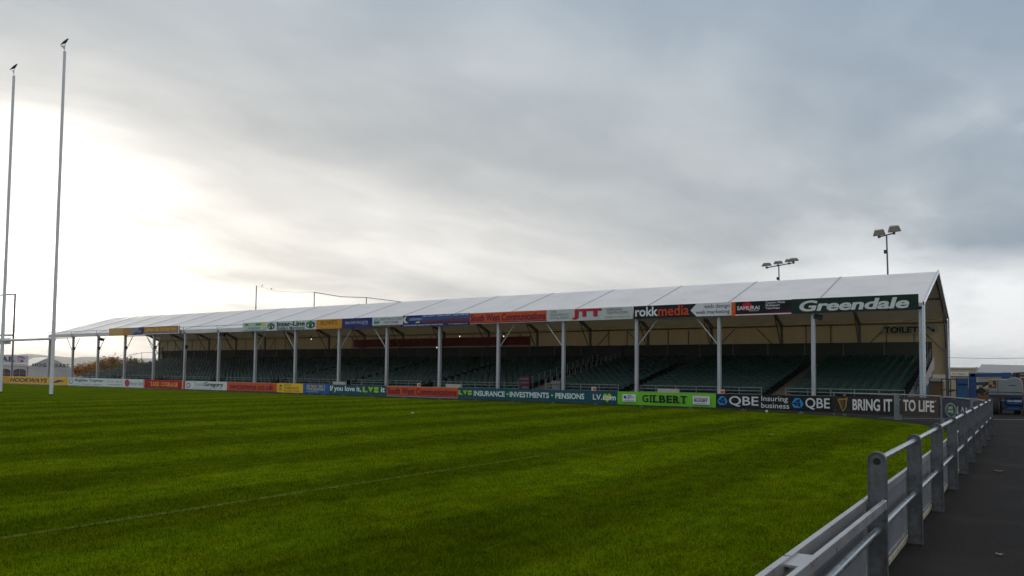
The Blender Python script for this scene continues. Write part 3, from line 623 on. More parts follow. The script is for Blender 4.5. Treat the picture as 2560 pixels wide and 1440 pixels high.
TEAL = (16, 84, 96); LIME = (168, 206, 26)
def lv(u, w, v0, v1, gap=.12):
    a = w*.3; h = v1-v0; t = h*.28
    L1 = [(u, v1), (u+a*.42, v1), (u+a*.42, v0+t), (u+a, v0+t), (u+a, v0), (u, v0)]
    V1 = [(u+w*.34, v1), (u+w*.47, v1), (u+w*.5, v0+h*.62), (u+w*.53, v1), (u+w*.66, v1), (u+w*.5, v0)]
    return [('p', L1[:2]+[(u+a*.42, v0), (u, v0)], LIME), ('r', u+a*.42, u+a, v0, v0+t, LIME), ('p', [V1[0], V1[1], V1[2], V1[5]], LIME), ('p', [V1[5], V1[2], V1[3], V1[4]], LIME), ('r', u+w*.72, u+w, v0+h*.56, v1, LIME), ('r', u+w*.72, u+w, v0, v0+h*.42, LIME)]
hoard('teal hoarding with a white love slogan and lime block letters', -39.05, -33.85, TEAL, [('t', 'If you love it,', .02, .57, .2, .88, (232, 240, 240), {'b': .03}), ('t', 'it', .905, .97, .34, .86, (232, 240, 240), {'b': .03})]+lv(.60, .27, .3, .84))
hoard('orange hoarding with maroon lettering between two teal hoardings', -33.85, -28.2, ORG, swc())
def heart(u, v, s, asp, col):
    pl = []
    for i in range(36):
        t = 2*math.pi*i/36; pl.append((u+s*asp*16*math.sin(t)**3/16, v+s*(13*math.cos(t)-5*math.cos(2*t)-2*math.cos(3*t)-math.cos(4*t))/16))
    return ('p', pl, col)
hoard('long teal insurance hoarding with white capitals and lime hearts', -28.2, -17.82, TEAL, lv(.005, .095, .36, .76)+[('t', 'INSURANCE', .115, .325, .28, .76, (226, 236, 238), {'b': .03}), heart(.343, .53, .13, .055, LIME), ('t', 'INVESTMENTS', .358, .605, .28, .76, (226, 236, 238), {'b': .03}), heart(.625, .53, .13, .055, LIME), ('t', 'PENSIONS', .645, .815, .28, .76, (226, 236, 238), {'b': .03}), heart(.945, .5, .42, .055, (190, 204, 60)), ('t', 'LV.com', .865, .993, .28, .74, (236, 240, 240), {'b': .02})])
hoard('lime green hoarding with heavy black slab capitals', -17.82, -12.65, (116, 196, 50), serif_word('GILBERT', .26, .73, .22, .78, (22, 32, 18), .035)+[('r', .06, .205, .22, .8, (222, 226, 230)), ('p', [(.075, .5), (.075, .72), (.105, .6), (.1, .42)], (40, 80, 150)), ('t', 'RUGBY\nWORLD CUP\n2011', .115, .19, .4, .74, (60, 66, 90), {'b': .02}), ('r', .075, .19, .28, .33, (150, 154, 170)), ('r', .785, .95, .18, .8, (226, 228, 232)), ('t', 'PREMIERSHIP', .80, .93, .6, .7, (150, 60, 70), {'b': .01}), ('t', 'RUGBY', .80, .93, .38, .58, (50, 40, 90), {'b': .05}), ('r', .81, .92, .25, .29, (160, 160, 170))], .09, .745)
BLUE = (40, 150, 216)
def qbe_logo(u, v, ru, rv):
    out = []
    P = lambda a, r: (u+ru*r*math.cos(a), v+rv*r*math.sin(a))
    for k in range(3):
        a0 = math.pi/2+k*2*math.pi/3
        out.append(('p', [P(a0-.42, 1.), P(a0+.42, 1.), P(a0+1.55, .95), P(a0+1.5, .62), P(a0+.45, .55), P(a0-.2, .6)], BLUE))
        out.append(('p', [P(a0+.6, .5), P(a0+1.2, .45), P(a0+2.2, .2), P(a0+2.6, .1)], (30, 110, 190)))
    return out
def corner(label, P0, P1, rgb, items, z0, z1, z0b, z1b, **kw): return board('advertising_hoarding', label, 'hoarding', 'advertising hoardings round the corner of the pitch', P0, P1, z0, z1, rgb, items, .03, z0b=z0b, z1b=z1b, **kw)
CQ0, CQ1, CB1 = (-12.65, 36.2), (-7.15, 34.75), (-4.52, 32.95)
WQ = (224, 226, 230)
corner('black insurance hoarding with two blue triangular knots and white lettering', CQ0, CQ1, (24, 22, 28), qbe_logo(.065, .5, .052, .36)+[('t', 'QBE', .13, .40, .12, .86, WQ, {'b': .012}), ('t', 'Insuring\nbusiness', .425, .665, .12, .92, WQ, {'b': .006})]+qbe_logo(.735, .5, .05, .36)+[('t', 'QBE', .80, .992, .12, .86, WQ, {'b': .012})], .09, .745, .11, .80, feet=True)
GOLD = (170, 132, 60)
harp = [('p', [(.10, .80), (.14, .86), (.22, .84), (.27, .92), (.285, .86), (.235, .77), (.14, .78)], GOLD), ('p', [(.25, .84), (.275, .86), (.255, .35), (.205, .1), (.19, .14), (.235, .38)], GOLD), ('p', [(.11, .78), (.135, .78), (.2, .13), (.185, .12)], GOLD)]+[('p', [(.15+.02*i, .78), (.155+.02*i, .78), (.19+.012*i, .2+.09*i), (.186+.012*i, .2+.09*i)], GOLD) for i in range(4)]+[('t', 'EST', .05, .11, .13, .2, (120, 100, 60), {'b': 0}), ('t', '1759', .26, .32, .13, .2, (120, 100, 60), {'b': 0})]
corner('black hoarding with a gold harp and big white capitals', CQ1, CB1, (26, 21, 24), harp+[('t', 'BRING IT', .37, .985, .2, .82, (230, 228, 228), {'b': .03})], .11, .80, .14, .93)
corner('dark brown hoarding with white capitals right of the corner post', (-4.28, 32.62), (-2.86, 31.2), (58, 46, 44), [('t', 'TO LIFE', .10, .9, .2, .84, (226, 222, 216), {'b': .03}), ('r', -.0, .03, .8, .84, (226, 222, 216)), ('e', .94, .82, .012, .03, (226, 222, 216))], .22, .90, .26, .90)
corner('navy hoarding with a round green and silver badge by the fence end', (-2.72, 31.0), (-1.66, 28.0), (30, 34, 66), [('e', .32, .45, .2, .36, (150, 164, 164)), ('e', .32, .45, .17, .31, (20, 70, 60)), ('t', 'LAND\nROVER', .22, .42, .3, .64, (196, 206, 200), {'b': .02, 's': .2}), ('t', 'LAN', .56, .98, .3, .68, (206, 208, 214), {'b': -.002})], .22, .90, .26, .90)
corner('plain dark navy board in the last gap before the fence end', (-1.60, 27.8), (-1.2, 26.3), (34, 36, 58), [], .3, .9, .3, .9)
# steel frames and posts that carry the corner boards
def gate(label, P0, P1, zt):
    g = thing('barrier_frame', (P0[0], P0[1], 0), label, 'barrier', 'steel frames round the corner')
    a = Vector((P0[0], P0[1], 0)); b = Vector((P1[0], P1[1], 0)); d = (b-a).normalized(); nn = Vector((d.y, -d.x, 0))*-.07
    a += nn; b += nn
    obj('top_rail', MB().tube([a+Vector((0, 0, zt)), b+Vector((0, 0, zt))], .024, 8), galvrail, g)
    for p in (a, b): obj('upright', MB().tube([p, p+Vector((0, 0, zt))], .028, 8), galvrail, g)
gate('grey tube frame carrying the brown hoarding', (-4.30, 32.64), (-2.82, 31.16), .965)
gate('grey tube frame carrying the navy badge hoarding', (-2.76, 31.06), (-1.63, 27.95), .955)
gate('short grey tube frame carrying the plain navy board', (-1.58, 27.85), (-1.15, 26.2), .955)
gate('grey tube frame carrying the gold harp hoarding', (-7.1, 34.72), (-4.5, 32.94), .94)
cp = thing('steel_post', (-4.39, 32.72, 0), 'grey steel post standing at the corner between the lettered boards', 'post')
obj('post_shaft', MB().box(-4.48, -4.30, 32.66, 32.76, 0, 1.0), galvrail, cp, bevel=.01)
m = MB(); 
for z in (.35, .55, .9): m.tube([(-4.39, 32.65, z), (-4.39, 32.6, z)], .03, 8)
m.box(-4.30, -4.2, 32.6, 32.68, .5, .56)
obj('bolt', m, aludark, cp)
cp = thing('steel_post', (-6.58, 34.28, 0), 'short dark post under the gold harp hoarding', 'post')
obj('post_shaft', MB().box(-6.63, -6.53, 34.42, 34.5, 0, .9), aludark, cp)
m = MB().box(-1.68, -1.5, 27.8, 27.92, 0, 1.0); o = obj('post', m, galvrail, loc=(-1.6, 27.86, 0)); tag(o, 'square pale steel post between the badge hoarding and the plain navy board', 'post')

# ================================================================= NEAR FENCE
fence = thing('pitch_fence', (-1., 12, 0), 'galvanised post and rail fence with grey panels beside the path', 'fence')
FX, FY0, FDX, FDY = -.978, 6.266, -.0126, 2.2104
NP = 10
def fpos(i): return FX+FDX*i, FY0+FDY*i
def post_mb(x, y, h=1.054):
    w = .064; t = .045; poly = [(-w, 0), (w, 0), (w, h-w)]+[(w*math.cos(math.pi*k/14), h-w+w*math.sin(math.pi*k/14)) for k in range(1, 14)]+[(-w, h-w)]
    m = MB().prism(poly, (x, y, 0), (1, 0, 0), (0, 0, 1), (0, 1, 0), .012)     # web facing the camera
    # flange running round the edge
    v = []; f = []; k = len(poly)
    for a, b in poly: v += [(x+a, y-.012, b), (x+a, y+t, b)]
    ins = [(a*.90, b if b == 0 else (b-(h-w))*.90+(h-w) if b > h-w else b) for a, b in poly]
    for a, b in ins: v += [(x+a, y-.012, b), (x+a, y+t, b)]
    for i in range(1, k):
        j = (i+1) % k
        f += [(2*i, 2*i+1, 2*j+1, 2*j), (2*k+2*i, 2*k+2*j, 2*k+2*j+1, 2*k+2*i+1), (2*i, 2*j, 2*k+2*j, 2*k+2*i), (2*i+1, 2*k+2*i+1, 2*k+2*j+1, 2*j+1)]
    m.add(v, f); return m
p0 = None
for i in range(NP):
    x, y = fpos(i)
    if i == 0:
        p0 = obj('post', post_mb(x, y), galv, fence)
    else:
        q = p0.copy(); C.objects.link(q); q.parent = fence; q.location = (FDX*i, FDY*i, 0); q.rotation_euler = (0, 0, 0)
x, y = fpos(0); x9, y9 = fpos(NP-1)
obj('top_rail', MB().tube([(x, y+.02, .99), (x9, y9, .99)], .0245, 16), galvtube, fence, smooth='auto')
obj('middle_rail', MB().tube([(x+.03*0-FDX*2.6, y-FDY*2.6, .485), (x9, y9, .485)], .0245, 16), galvtube, fence, smooth='auto')
obj('bolt_hole', MB().tube([(x, y-.004, .985), (x, y-.001, .985)], .026, 14), blackm, fence)
for i in range(NP):
    xx, yy = fpos(i)
    for z in ((.99, .485) if i else (.485,)): obj('rail_collar', MB().tube([(xx, yy-.03, z), (xx, yy-.002, z)], .034, 14), galv, fence)
for i in range(-2, NP-1):
    xa, ya = fpos(i); xb, yb = fpos(i+1); px = -.082
    pl = MB().add([(xa+px, ya+.06, .08), (xb+px, yb-.06, .08), (xb+px, yb-.06, .645), (xa+px, ya+.06, .645), (xa+px-.004, ya+.06, .08), (xb+px-.004, yb-.06, .08), (xb+px-.004, yb-.06, .645), (xa+px-.004, ya+.06, .645)], [(0,1,2,3),(7,6,5,4),(0,4,5,1),(2,6,7,3),(1,5,6,2),(3,7,4,0)])
    pn = obj('panel', pl, panelalu, fence)
    fr = MB(); fr.obox((xa+px-.004, ya+.01, .672), (xb+px-.004, yb-.012, .672), .034, .058); fr.obox((xa+px-.004, ya+.01, .635), (xb+px-.004, yb-.012, .635), .016, .012)
    fr.obox((xa+px+.004, ya+.09, .09), (xa+px+.004, ya+.09, .642), .04, .022, (1, 0, 0)); fr.obox((xb+px+.004, yb-.09, .09), (xb+px+.004, yb-.09, .642), .04, .022, (1, 0, 0))
    fr.obox((xa+px+.002, ya+.01, .095), (xb+px+.002, yb-.012, .095), .022, .03)
    obj('panel_frame', fr, framealu, pn)
fr = MB().box(FX+.045, FX+.075, -1, 6.2, .655, .72); obj('gate_bar', fr, framealu, fence, bevel=.004)
st = MB().box(-1.02, -.95, 3.96, 4.18, 0, .672); st.box(-1.055, -.937, 3.93, 4.21, .672, .688); obj('stub_post', st, framealu, fence, bevel=.003)
st = MB(); st.box(-1.05, -1.035, FY0-.03, FY0+.0, .655, .68); st.box(-.95, -.93, FY0-.03, FY0, .7, .72); obj('hinge', st, aludark, fence)
kb = MB(); kb.add([(-1.13, -4, 0), (-1.0, -4, 0), (-1.0, -4, .05), (-1.13, -4, .05)]+[(-1.30, 26.2, 0), (-1.16, 26.2, 0), (-1.16, 26.2, .05), (-1.30, 26.2, .05)], [(0,1,5,4),(1,2,6,5),(2,3,7,6),(3,0,4,7),(0,3,2,1),(4,5,6,7)])
structure(obj('kerb', kb, concrete, bevel=.008))

# ================================================================= GOAL, BIRDS
goal = thing('rugby_goal', (-51.4, 23.1, 0), 'tall white rugby goalposts with small pennants at the far end', 'goalposts')
GP = [(-48.57, 23.1, 20.83), (-55.54, 23.28, 20.83)]
for k, (x, GY, h) in enumerate(GP):
    m = MB().tube([(x, GY, 0), (x, GY, 3.4), (x, GY, 9), (x, GY, h)], [.105, .103, .092, .078], 18)
    up = obj('upright', m, whitep, goal, smooth='auto')
    obj('base_collar', MB().tube([(x, GY, 0), (x, GY, .06)], .125, 16), mat('black_rubber', (.02, .02, .02), .8), up)
    obj('flag_rod', MB().tube([(x, GY, h), (x, GY, h+.40)], .014, 8), whitep, up)
    w = .30 if k == 0 else .13
    ux, uy = (-.83, -.55) if k == 0 else (-.7, -.7)
    fl = MB(); a = [(x, GY, h+.38), (x+ux*w*.5, GY+uy*w*.5-.03, h+.365), (x+ux*w, GY+uy*w, h+.36), (x+ux*w*.45, GY+uy*w*.45+.01, h+.2), (x, GY, h+.06)]
    fl.add(a, [(0, 1, 3, 4), (1, 2, 3)]); obj('pennant', fl, mat('white_pennant', (.6, .66, .68), .7, trans=(.6, .66, .7), tfac=.3), up)
obj('crossbar', MB().tube([(GP[0][0], GP[0][1], 3.36), (GP[1][0], GP[1][1], 3.36)], .075, 14), whitep, goal, smooth='auto')
def bird(x, y, z, s, ax, ay, label, steep=.75):
    """perched bird facing along (ax, ay)"""
    d = Vector((ax, ay, 0)).normalized(); up = Vector((0, 0, 1)); P = lambda f, u, l=0: Vector((x, y, z))+(d*f+up*u+d.cross(up)*l)*s
    m = MB()
    pts = [P(-.30, -.01), P(-.20, .06), P(-.10, .13), P(0, .20), P(.07, .27), P(.115, .335), P(.15, .375), P(.185, .375), P(.235, .36)]
    m.tube(pts, [.016*s, .03*s, .062*s, .08*s, .072*s, .048*s, .045*s, .034*s, .005*s], 12)
    for l in (-.03, .03): m.tube([P(.0, .13, l), P(.01, .0, l), P(.05, -.005, l)], [.012*s, .009*s, .006*s], 6)
    o = obj('crow', m, mat('black_feather', (.016, .014, .02), .5), loc=(x, y, z), smooth='auto')
    w = MB(); 
    for l in (-1, 1): w.add([P(.06, .24, .075*l), P(-.04, .22, .088*l), P(-.2, .06, .045*l), P(-.27, .03, .02*l), P(-.06, .12, .085*l)], [(0, 1, 2, 3, 4)])
    obj('wing', w, mat('black_feather', (.016, .014, .02), .5), o)
    return tag(o, label, 'bird', 'birds on posts and wires')
bird(GP[0][0], GP[0][1], GP[0][2]+.41, .95, .83, .55, 'black crow perched on the nearer, taller-looking goalpost top')
bird(GP[1][0], GP[1][1], GP[1][2]+.41, .95, .83, .55, 'black crow perched on the goalpost top by the left edge')

# ================================================================= BALL NET BEHIND THE STAND, LEFT FRAME
nt_ = thing('ball_stop_net', (-78.3, 68, 0), 'thin dark poles and top rope of a ball net rising behind the roof', 'ball net')
NP_ = [(-79., 61.05), (-78.42, 69.77), (-77.26, 78.17)]
for x, y in NP_: obj('pole', MB().tube([(x, y, 0), (x, y, 12)], [.08, .06], 10), aludark, nt_)
obj('top_rope', MB().tube([(-78.42, 69.77, 11.95), (-77.85, 74, 11.72), (-77.26, 78.17, 11.95)], .05, 6).tube([(-77.26, 78.17, 11.95), (-77., 84, 11.9), (-77, 95, 11.9)], .05, 6), aludark, nt_)
obj('thin_wire', MB().tube([(-79., 61.05, 11.95), (-78.9, 64, 11.6), (-78.6, 67, 11.7), (-78.42, 69.77, 11.95)], .012, 5), polegrey, nt_)
bird(-79., 61.9, 11.95, .62, -.3, .95, 'small dark bird on the wire beside the net pole, nearer the pole')
bird(-78.95, 63.3, 11.72, .6, -.3, .95, 'small dark bird on the wire behind the roof, farther from the pole')
lf = thing('net_frame', (-121, 51.9, 0), 'purple-grey tall frame with crossbars seen at the left edge', 'ball net')
obj('pole', MB().tube([(-120.4, 51.85, 0), (-120.4, 51.85, 12.1)], .12, 10), polegrey, lf)
obj('pole', MB().tube([(-127.4, 51.85, 0), (-127.4, 51.85, 12.3)], .12, 10), polegrey, lf)
for z, r in ((12.1, .10), (6.25, .12)): obj('crossbar', MB().tube([(-127.4, 51.85, z+.1), (-120.4, 51.85, z)], r, 8), polegrey, lf)
board('frame_sign', 'small pale panel with dark blurred print under the crossbar at the left edge', 'sign', None, (-127.2, 51.6), (-120.6, 51.6), 4.95, 5.8, (176, 174, 182), small_print(.08, .92, .3, .7, (120, 116, 130), 5), .04)

# ================================================================= FLOODLIGHTS
def floodlight(x, y, h, heads, label, tilt, hs=1.):
    t = thing('floodlight_mast', (x, y, 0), label, 'floodlight', 'floodlights behind the stand')
    lean = .22
    obj('pole', MB().tube([(x+lean, y, 0), (x, y, h)], [.085, .055], 12), polegrey, t)
    xs = [q[0] for q in heads]
    obj('arm', MB().tube([(x+min(xs), y, h+.0+tilt*min(xs)), (x+max(xs), y, h+.0+tilt*max(xs))], .05, 8), polegrey, t)
    for dx, rot in heads:
        z = h+tilt*dx+.24; c = math.cos(rot); s_ = math.sin(rot)
        m = MB(); P = lambda a, b, d: (x+dx+a*c-b*s_, y+a*s_+b*c, z+d*hs)
        top = [(-.30, -.20, .12), (.30, -.20, .15), (.30, .22, .2), (-.30, .22, .17)]; bot = [(-.38, -.34, -.10), (.42, -.34, -.06), (.42, .26, .0), (-.38, .26, -.04)]; mid = [(-.38, -.34, -.14), (.42, -.34, -.10), (.42, .26, -.04), (-.38, .26, -.08)]
        m.add([P(*q) for q in mid]+[P(*q) for q in bot]+[P(*q) for q in top], [(3,2,1,0), (8,9,10,11)]+[(i, (i+1) % 4, (i+1) % 4+4, i+4) for i in range(4)]+[(i+4, (i+1) % 4+4, (i+1) % 4+8, i+8) for i in range(4)])
        hd = obj('lamp_head', m, mat('weathered_lamp_housing', (.17, .15, .115), .6, .2, vary=.35, scale=5), t)
        g = MB(); 
        for k in range(5): a = -.24+.12*k; g.obox(P(a, -.20, .14), P(a, .2, .21), .025, .08)
        obj('cooling_fin', g, aludark, hd)
        g = MB().add([P(q[0]*.9, q[1]*.9, q[2]-.012) for q in mid], [(0, 1, 2, 3)]); obj('glass', g, mat('lamp_glass', (.55, .58, .55), .15, spec=.8), hd)
        g = MB().tube([P(0, -.05, -.14), (x+dx*.9, y, h+tilt*dx*.9)], .035, 6).box(x+dx-.08, x+dx+.08, y-.1, y+.1, z-.32, z-.14); obj('yoke', g, aludark, hd)
    obj('junction_box', MB().box(x-.2+.02, x-.05+.02, y-.1, y+.1, h-1.35, h-1.1), blackm, t)
    return t
floodlight(-8.86, 62, 12.02, [(-.50, .1), (.50, .25)], 'two-headed floodlight mast above the near end of the roof', .18, 1.7)
floodlight(-19.8, 74, 12.0, [(-1.12, 0.), (-.05, .15), (.95, .3), (1.35, .4)], 'wide floodlight mast with a row of tilted lamps above the roof', .12)

# ================================================================= FAR LEFT MARQUEES, TREES
whitetent = mat('marquee_fabric', (.55, .54, .54), .6, vary=.08, scale=.6, dirt=((.36, .34, .34), .5, .4), trans=(.7, .66, .6), tfac=.15)
O_ = Vector((-135.65, 64.06, 0)); U_ = Vector((.436, .9, 0)); D_ = Vector((-.965, .262, 0))
def mq(a, d, z): p = O_+U_*a+D_*d; return (p.x, p.y, z)
hog = thing('hog_roast_marquee', O_, 'white gabled marquee lettered HOG ROAST behind the yellow hoarding', 'marquee')
l, r, zl, zr, za, dp = -2.95, 3.45, 1.86, 1.52, 3.40, 14
m = MB().add([mq(l, 0, -.2), mq(r, 0, -.2), mq(r, 0, zr), mq(0, 0, za), mq(l, 0, zl)], [(0, 1, 2, 3, 4)]); obj('gable_wall', m, whitetent, hog)
m = MB().add([mq(l-.15, -.1, zl), mq(0, -.1, za+.05), mq(r+.15, -.1, zr), mq(r+.15, dp, zr), mq(0, dp, za+.05), mq(l-.15, dp, zl)], [(0, 1, 4, 5), (1, 2, 3, 4)]); obj('roof', m, mat('marquee_roof_white', (.86, .85, .82), .5, vary=.04, trans=(.85, .83, .76), tfac=.4), hog)
m = MB().add([mq(l, 0, -.2), mq(l, dp, -.2), mq(l, dp, zl), mq(l, 0, zl)], [(0, 1, 2, 3)]).add([mq(r, 0, -.2), mq(r, dp, -.2), mq(r, dp, zr), mq(r, 0, zr)], [(0, 1, 2, 3)]); obj('side_wall', m, whitetent, hog)
m = MB().obox(mq(l, -.03, 1.56), mq(r, -.03, 1.30), .03, .03)
for q in (-1.6, -.2, 1.1, 2.3): m.obox(mq(q, -.03, -.2), mq(q, -.03, 1.42), .03, .03)
obj('seam', m, mat('marquee_seam', (.40, .39, .39), .6), hog)
v, f = text2d('HOG ROAST', .026, 0, 1.2); m = MB().add([mq(-2.4+5.3*a, -.05, 1.84-.10*a+.58*b) for a, b in v], f); obj('lettering', m, mat('dark_lettering', (.045, .04, .05), .6), hog)
bar = thing('bar_marquee', mq(-8, 2, 0), 'low white marquee with arched windows and a BAR banner at the left edge', 'marquee')
m = MB().add([mq(-14, .3, -.2), mq(-3.0, .3, -.2), mq(-3.0, .3, 2.25), mq(-14, .3, 2.3)], [(0, 1, 2, 3)]).add([mq(-3., .3, -.2), mq(-3., 9, -.2), mq(-3., 9, 2.25), mq(-3., .3, 2.25)], [(0, 1, 2, 3)]); obj('wall', m, whitetent, bar)
m = MB().add([mq(-14, .1, 2.3), mq(-2.9, .1, 2.25), mq(-2.9, 5, 3.5), mq(-14, 5, 3.6), mq(-14, .1, 2.0), mq(-2.9, .1, 1.9)], [(0, 1, 2, 3), (4, 5, 1, 0)]); obj('roof', m, MATS['marquee_roof_white'], bar)
for c in (-8.15, -6.2, -4.1):
    pl = [(-.85, -.2), (.85, -.2), (.85, 1.1)]+[(.85*math.cos(math.pi*k/12), 1.1+.34*math.sin(math.pi*k/12)) for k in range(1, 12)]+[(-.85, 1.1)]
    w = obj('window', MB().prism(pl, mq(c, .27, 0), U_, (0, 0, 1), D_, .02), mat('dark_window', (.10, .07, .07), .2, vary=.5, scale=.7), bar)
    obj('frame', MB().obox(mq(c, .24, -.2), mq(c, .24, 1.4), .03, .03).obox(mq(c-.8, .24, .7), mq(c+.8, .24, .7), .03, .03), MATS['marquee_seam'], w)
bL, bR = mq(-10.2, -.05, 0), mq(-2.98, -.05, 0)
bb = board('bar_banner', 'white BAR banner with a pink and blue round badge at the left edge', 'banner', None, bL[:2], bR[:2], 2.38, 3.72, (214, 214, 220), [('e', .85, .52, .075, .36, (214, 170, 184)), ('p', [(.77, .7), (.81, .9), (.88, .92), (.93, .7), (.945, .5), (.91, .62), (.84, .76)], (120, 130, 160)), ('e', .875, .25, .03, .12, (120, 60, 80))]+serif_word('BAR', .36, .74, .2, .82, (64, 60, 80), .03), .06, z0b=2.38, z1b=3.62)

def tree(name, label, x, y, h, w, cols, n, seed, twig=0, z0=0.):
    g = np.random.default_rng(seed); t = thing(name, (x, y, 0), label, 'tree', 'autumn trees beyond the far end')
    m = MB(); m.tube([(x, y, -.3), (x+.1, y, h*.35), (x+.05, y, h*.6)], [.16*h/5, .11*h/5, .05*h/5], 8)
    for k in range(9):
        a = g.random()*6.28; zz = h*(.2+.3*g.random()); r = w*(.5+.4*g.random())
        m.tube([(x, y, zz), (x+math.cos(a)*r*.5, y+math.sin(a)*r*.5, zz+h*.18), (x+math.cos(a)*r, y+math.sin(a)*r, zz+h*(.25+.25*g.random()))], [.05*h/5, .03*h/5, .01], 5)
    obj('trunk', m, mat('tree_bark', (.07, .055, .04), .9, vary=.3), t)
    cl = g.normal(size=(26, 3)); cl /= np.linalg.norm(cl, axis=1)[:, None]; cl *= (g.random(26)**.5)[:, None]
    cen = np.stack([x+cl[:, 0]*w*.85, y+cl[:, 1]*w*.85, h*.52+cl[:, 2]*h*.42], 1); cr = w*(.16+.24*g.random(26))
    for ci, col in enumerate(cols):
        k = n//len(cols); idx = g.integers(0, 26, k); idx = np.where((idx+ci) % len(cols) == 0, idx, g.integers(0, 26, k))
        p = cen[idx]+g.normal(size=(k, 3))*(cr[idx][:, None]*.55); p[:, 2] = np.maximum(p[:, 2], z0+.1)
        s = .10+.13*g.random(k); d1 = g.normal(size=(k, 3)); d1 /= np.linalg.norm(d1, axis=1)[:, None]; d2 = np.cross(d1, g.normal(size=(k, 3))); d2 /= np.linalg.norm(d2, axis=1)[:, None]
        q = np.stack([p-d1*s[:, None], p+d2*s[:, None]*.6, p+d1*s[:, None], p-d2*s[:, None]*.6], 1).reshape(-1, 3)
        mb = MB(); mb.v = [tuple(a) for a in q]; mb.f = [(4*i, 4*i+1, 4*i+2, 4*i+3) for i in range(k)]
        obj('crown', mb, mat('leaves_%d_%d' % (int(col[0]*1000), int(col[1]*1000)), col, .7, vary=.4, scale=1.5, trans=col, tfac=.35), t)
ORL, BRL, OLV, GRN, YLL = (.46, .18, .02), (.25, .10, .03), (.18, .15, .025), (.09, .11, .025), (.42, .27, .04)
for a_ in (('low orange autumn bush just right of the white marquee', -164.5, 84, 2.0, 3.0, (ORL, BRL), 1500, 1), ('bright orange autumn tree between the two far left columns', -159.4, 84, 3.1, 2.8, (ORL, YLL, BRL), 1900, 2),
           ('brown and olive autumn tree, middle one of the far trees', -153.6, 84.5, 3.95, 3.1, (BRL, OLV, ORL), 2300, 3), ('olive green bushy tree right of the brown tree', -147.2, 84, 3.9, 2.9, (OLV, GRN, BRL), 2400, 4),
           ('small dark green bush low behind the orange trees', -158, 92, 2.4, 3.6, (GRN, OLV), 1400, 5), ('yellow green low bush nearest the far stand end', -141.5, 84.5, 2.6, 2.8, (YLL, OLV, GRN), 1500, 6)): tree('autumn_tree', *a_)
o = thing('field_fence', (-120, 72, 0), 'thin wire and rail fence in front of the autumn trees', 'fence')
m = MB()
for z in (.5, .9, 1.3): m.tube([(-127, 66, z), (-96, 72, z)], .03, 5)
obj('rail', m, aludark, o)
m = MB()
for k in range(13): m.tube([(-127+2.5*k, 66+.48*k, 0), (-127+2.5*k, 66+.48*k, 1.4)], .04, 5)
obj('post', m, aludark, o)

# ================================================================= RIGHT-HAND YARD
cream = mat('cream_cladding', (.50, .44, .33), .7, vary=.08, scale=.6, dirt=((.35, .31, .24), 1., .4))
cb = thing('site_cabin', (-4.9, 66, 0), 'cream site cabin with a flat roof and a small white notice', 'cabin')
obj('wall', MB().box(-6.9, -3.45, 66, 72, 0, 2.32), cream, cb)
obj('roof_edge', MB().box(-6.95, -3.44, 65.95, 72, 2.32, 2.42), mat('cream_trim', (.58, .53, .42), .6), cb)
w = obj('door', MB().box(-6.3, -5.6, 65.94, 65.995, 0, 1.62), mat('pale_door', (.50, .48, .44), .6, vary=.06), cb)
obj('door_frame', MB().box(-6.42, -6.3, 65.92, 65.99, 0, 1.74).box(-6.3, -5.5, 65.92, 65.99, 1.63, 1.74).box(-5.6, -5.5, 65.92, 65.99, 0, 1.63), MATS['cream_trim'], w)
board('cabin_notice', 'small white notice on the cream cabin beside the stand end', 'notice', None, (-5.3, 65.9), (-4.05, 65.9), 1.78, 2.1, (232, 226, 206), small_print(.15, .85, .38, .62, (186, 178, 158), 2), .02)
sh = thing('long_shed', (-.5, 64, 0), 'long pale shed with a shallow grey roof and dark gutter', 'shed')
obj('wall', MB().box(-3.40, 5.2, 64, 70, 0, 2.0), cream, sh)
obj('roof', MB().add([(-3.45, 63.8, 2.06), (5.3, 63.8, 1.86), (5.3, 70.1, 2.5), (-3.45, 70.1, 2.72), (-3.45, 63.8, 2.01), (5.3, 63.8, 1.81), (5.3, 70.1, 2.45), (-3.45, 70.1, 2.67)], [(0,1,2,3),(7,6,5,4),(0,4,5,1),(1,5,6,2),(2,6,7,3),(3,7,4,0)]), mat('grey_shed_roof', (.33, .32, .32), .7), sh)
obj('gutter', MB().tube([(-3.45, 63.75, 1.98), (5.3, 63.75, 1.78)], .05, 8), aludark, sh)
obj('corner_post', MB().box(-3.5, -3.38, 63.7, 63.85, 0, 2.42), MATS['cream_trim'], sh)
wf = thing('timber_hut', (-4.7, 52, 0), 'brown timber boarded hut with a pale top beside the stand end', 'hut')
obj('wall', MB().box(-5.55, -4.58, 52.5, 53.6, 0, 1.42), mat('brown_timber', (.20, .12, .055), .8, vary=.3, scale=5, stretch=(8, 8, .5)), wf)
obj('roof', MB().box(-5.6, -4.54, 52.4, 53.7, 1.42, 1.58), mat('pale_hut_top', (.5, .47, .40), .6), wf)
bw = thing('brick_wall', (-1.2, 50, 0), 'low red-brown brick wall behind the blue lift', 'wall')
obj('wall_face', MB().box(-3.6, -1.2, 49.8, 50.1, 0, 1.05), mat('red_brown_brick', (.22, .10, .055), .85, vary=.3, scale=9), bw)
bw = thing('brick_pier', (-.42, 47, 0), 'red brick pier at the right edge beyond the lift', 'pier')
obj('wall_face', MB().box(-.62, .5, 47, 47.4, 0, 1.65), MATS['red_brown_brick'], bw)
obj('coping', MB().box(-.66, .54, 46.96, 47.44, 1.65, 1.72), concrete, bw)

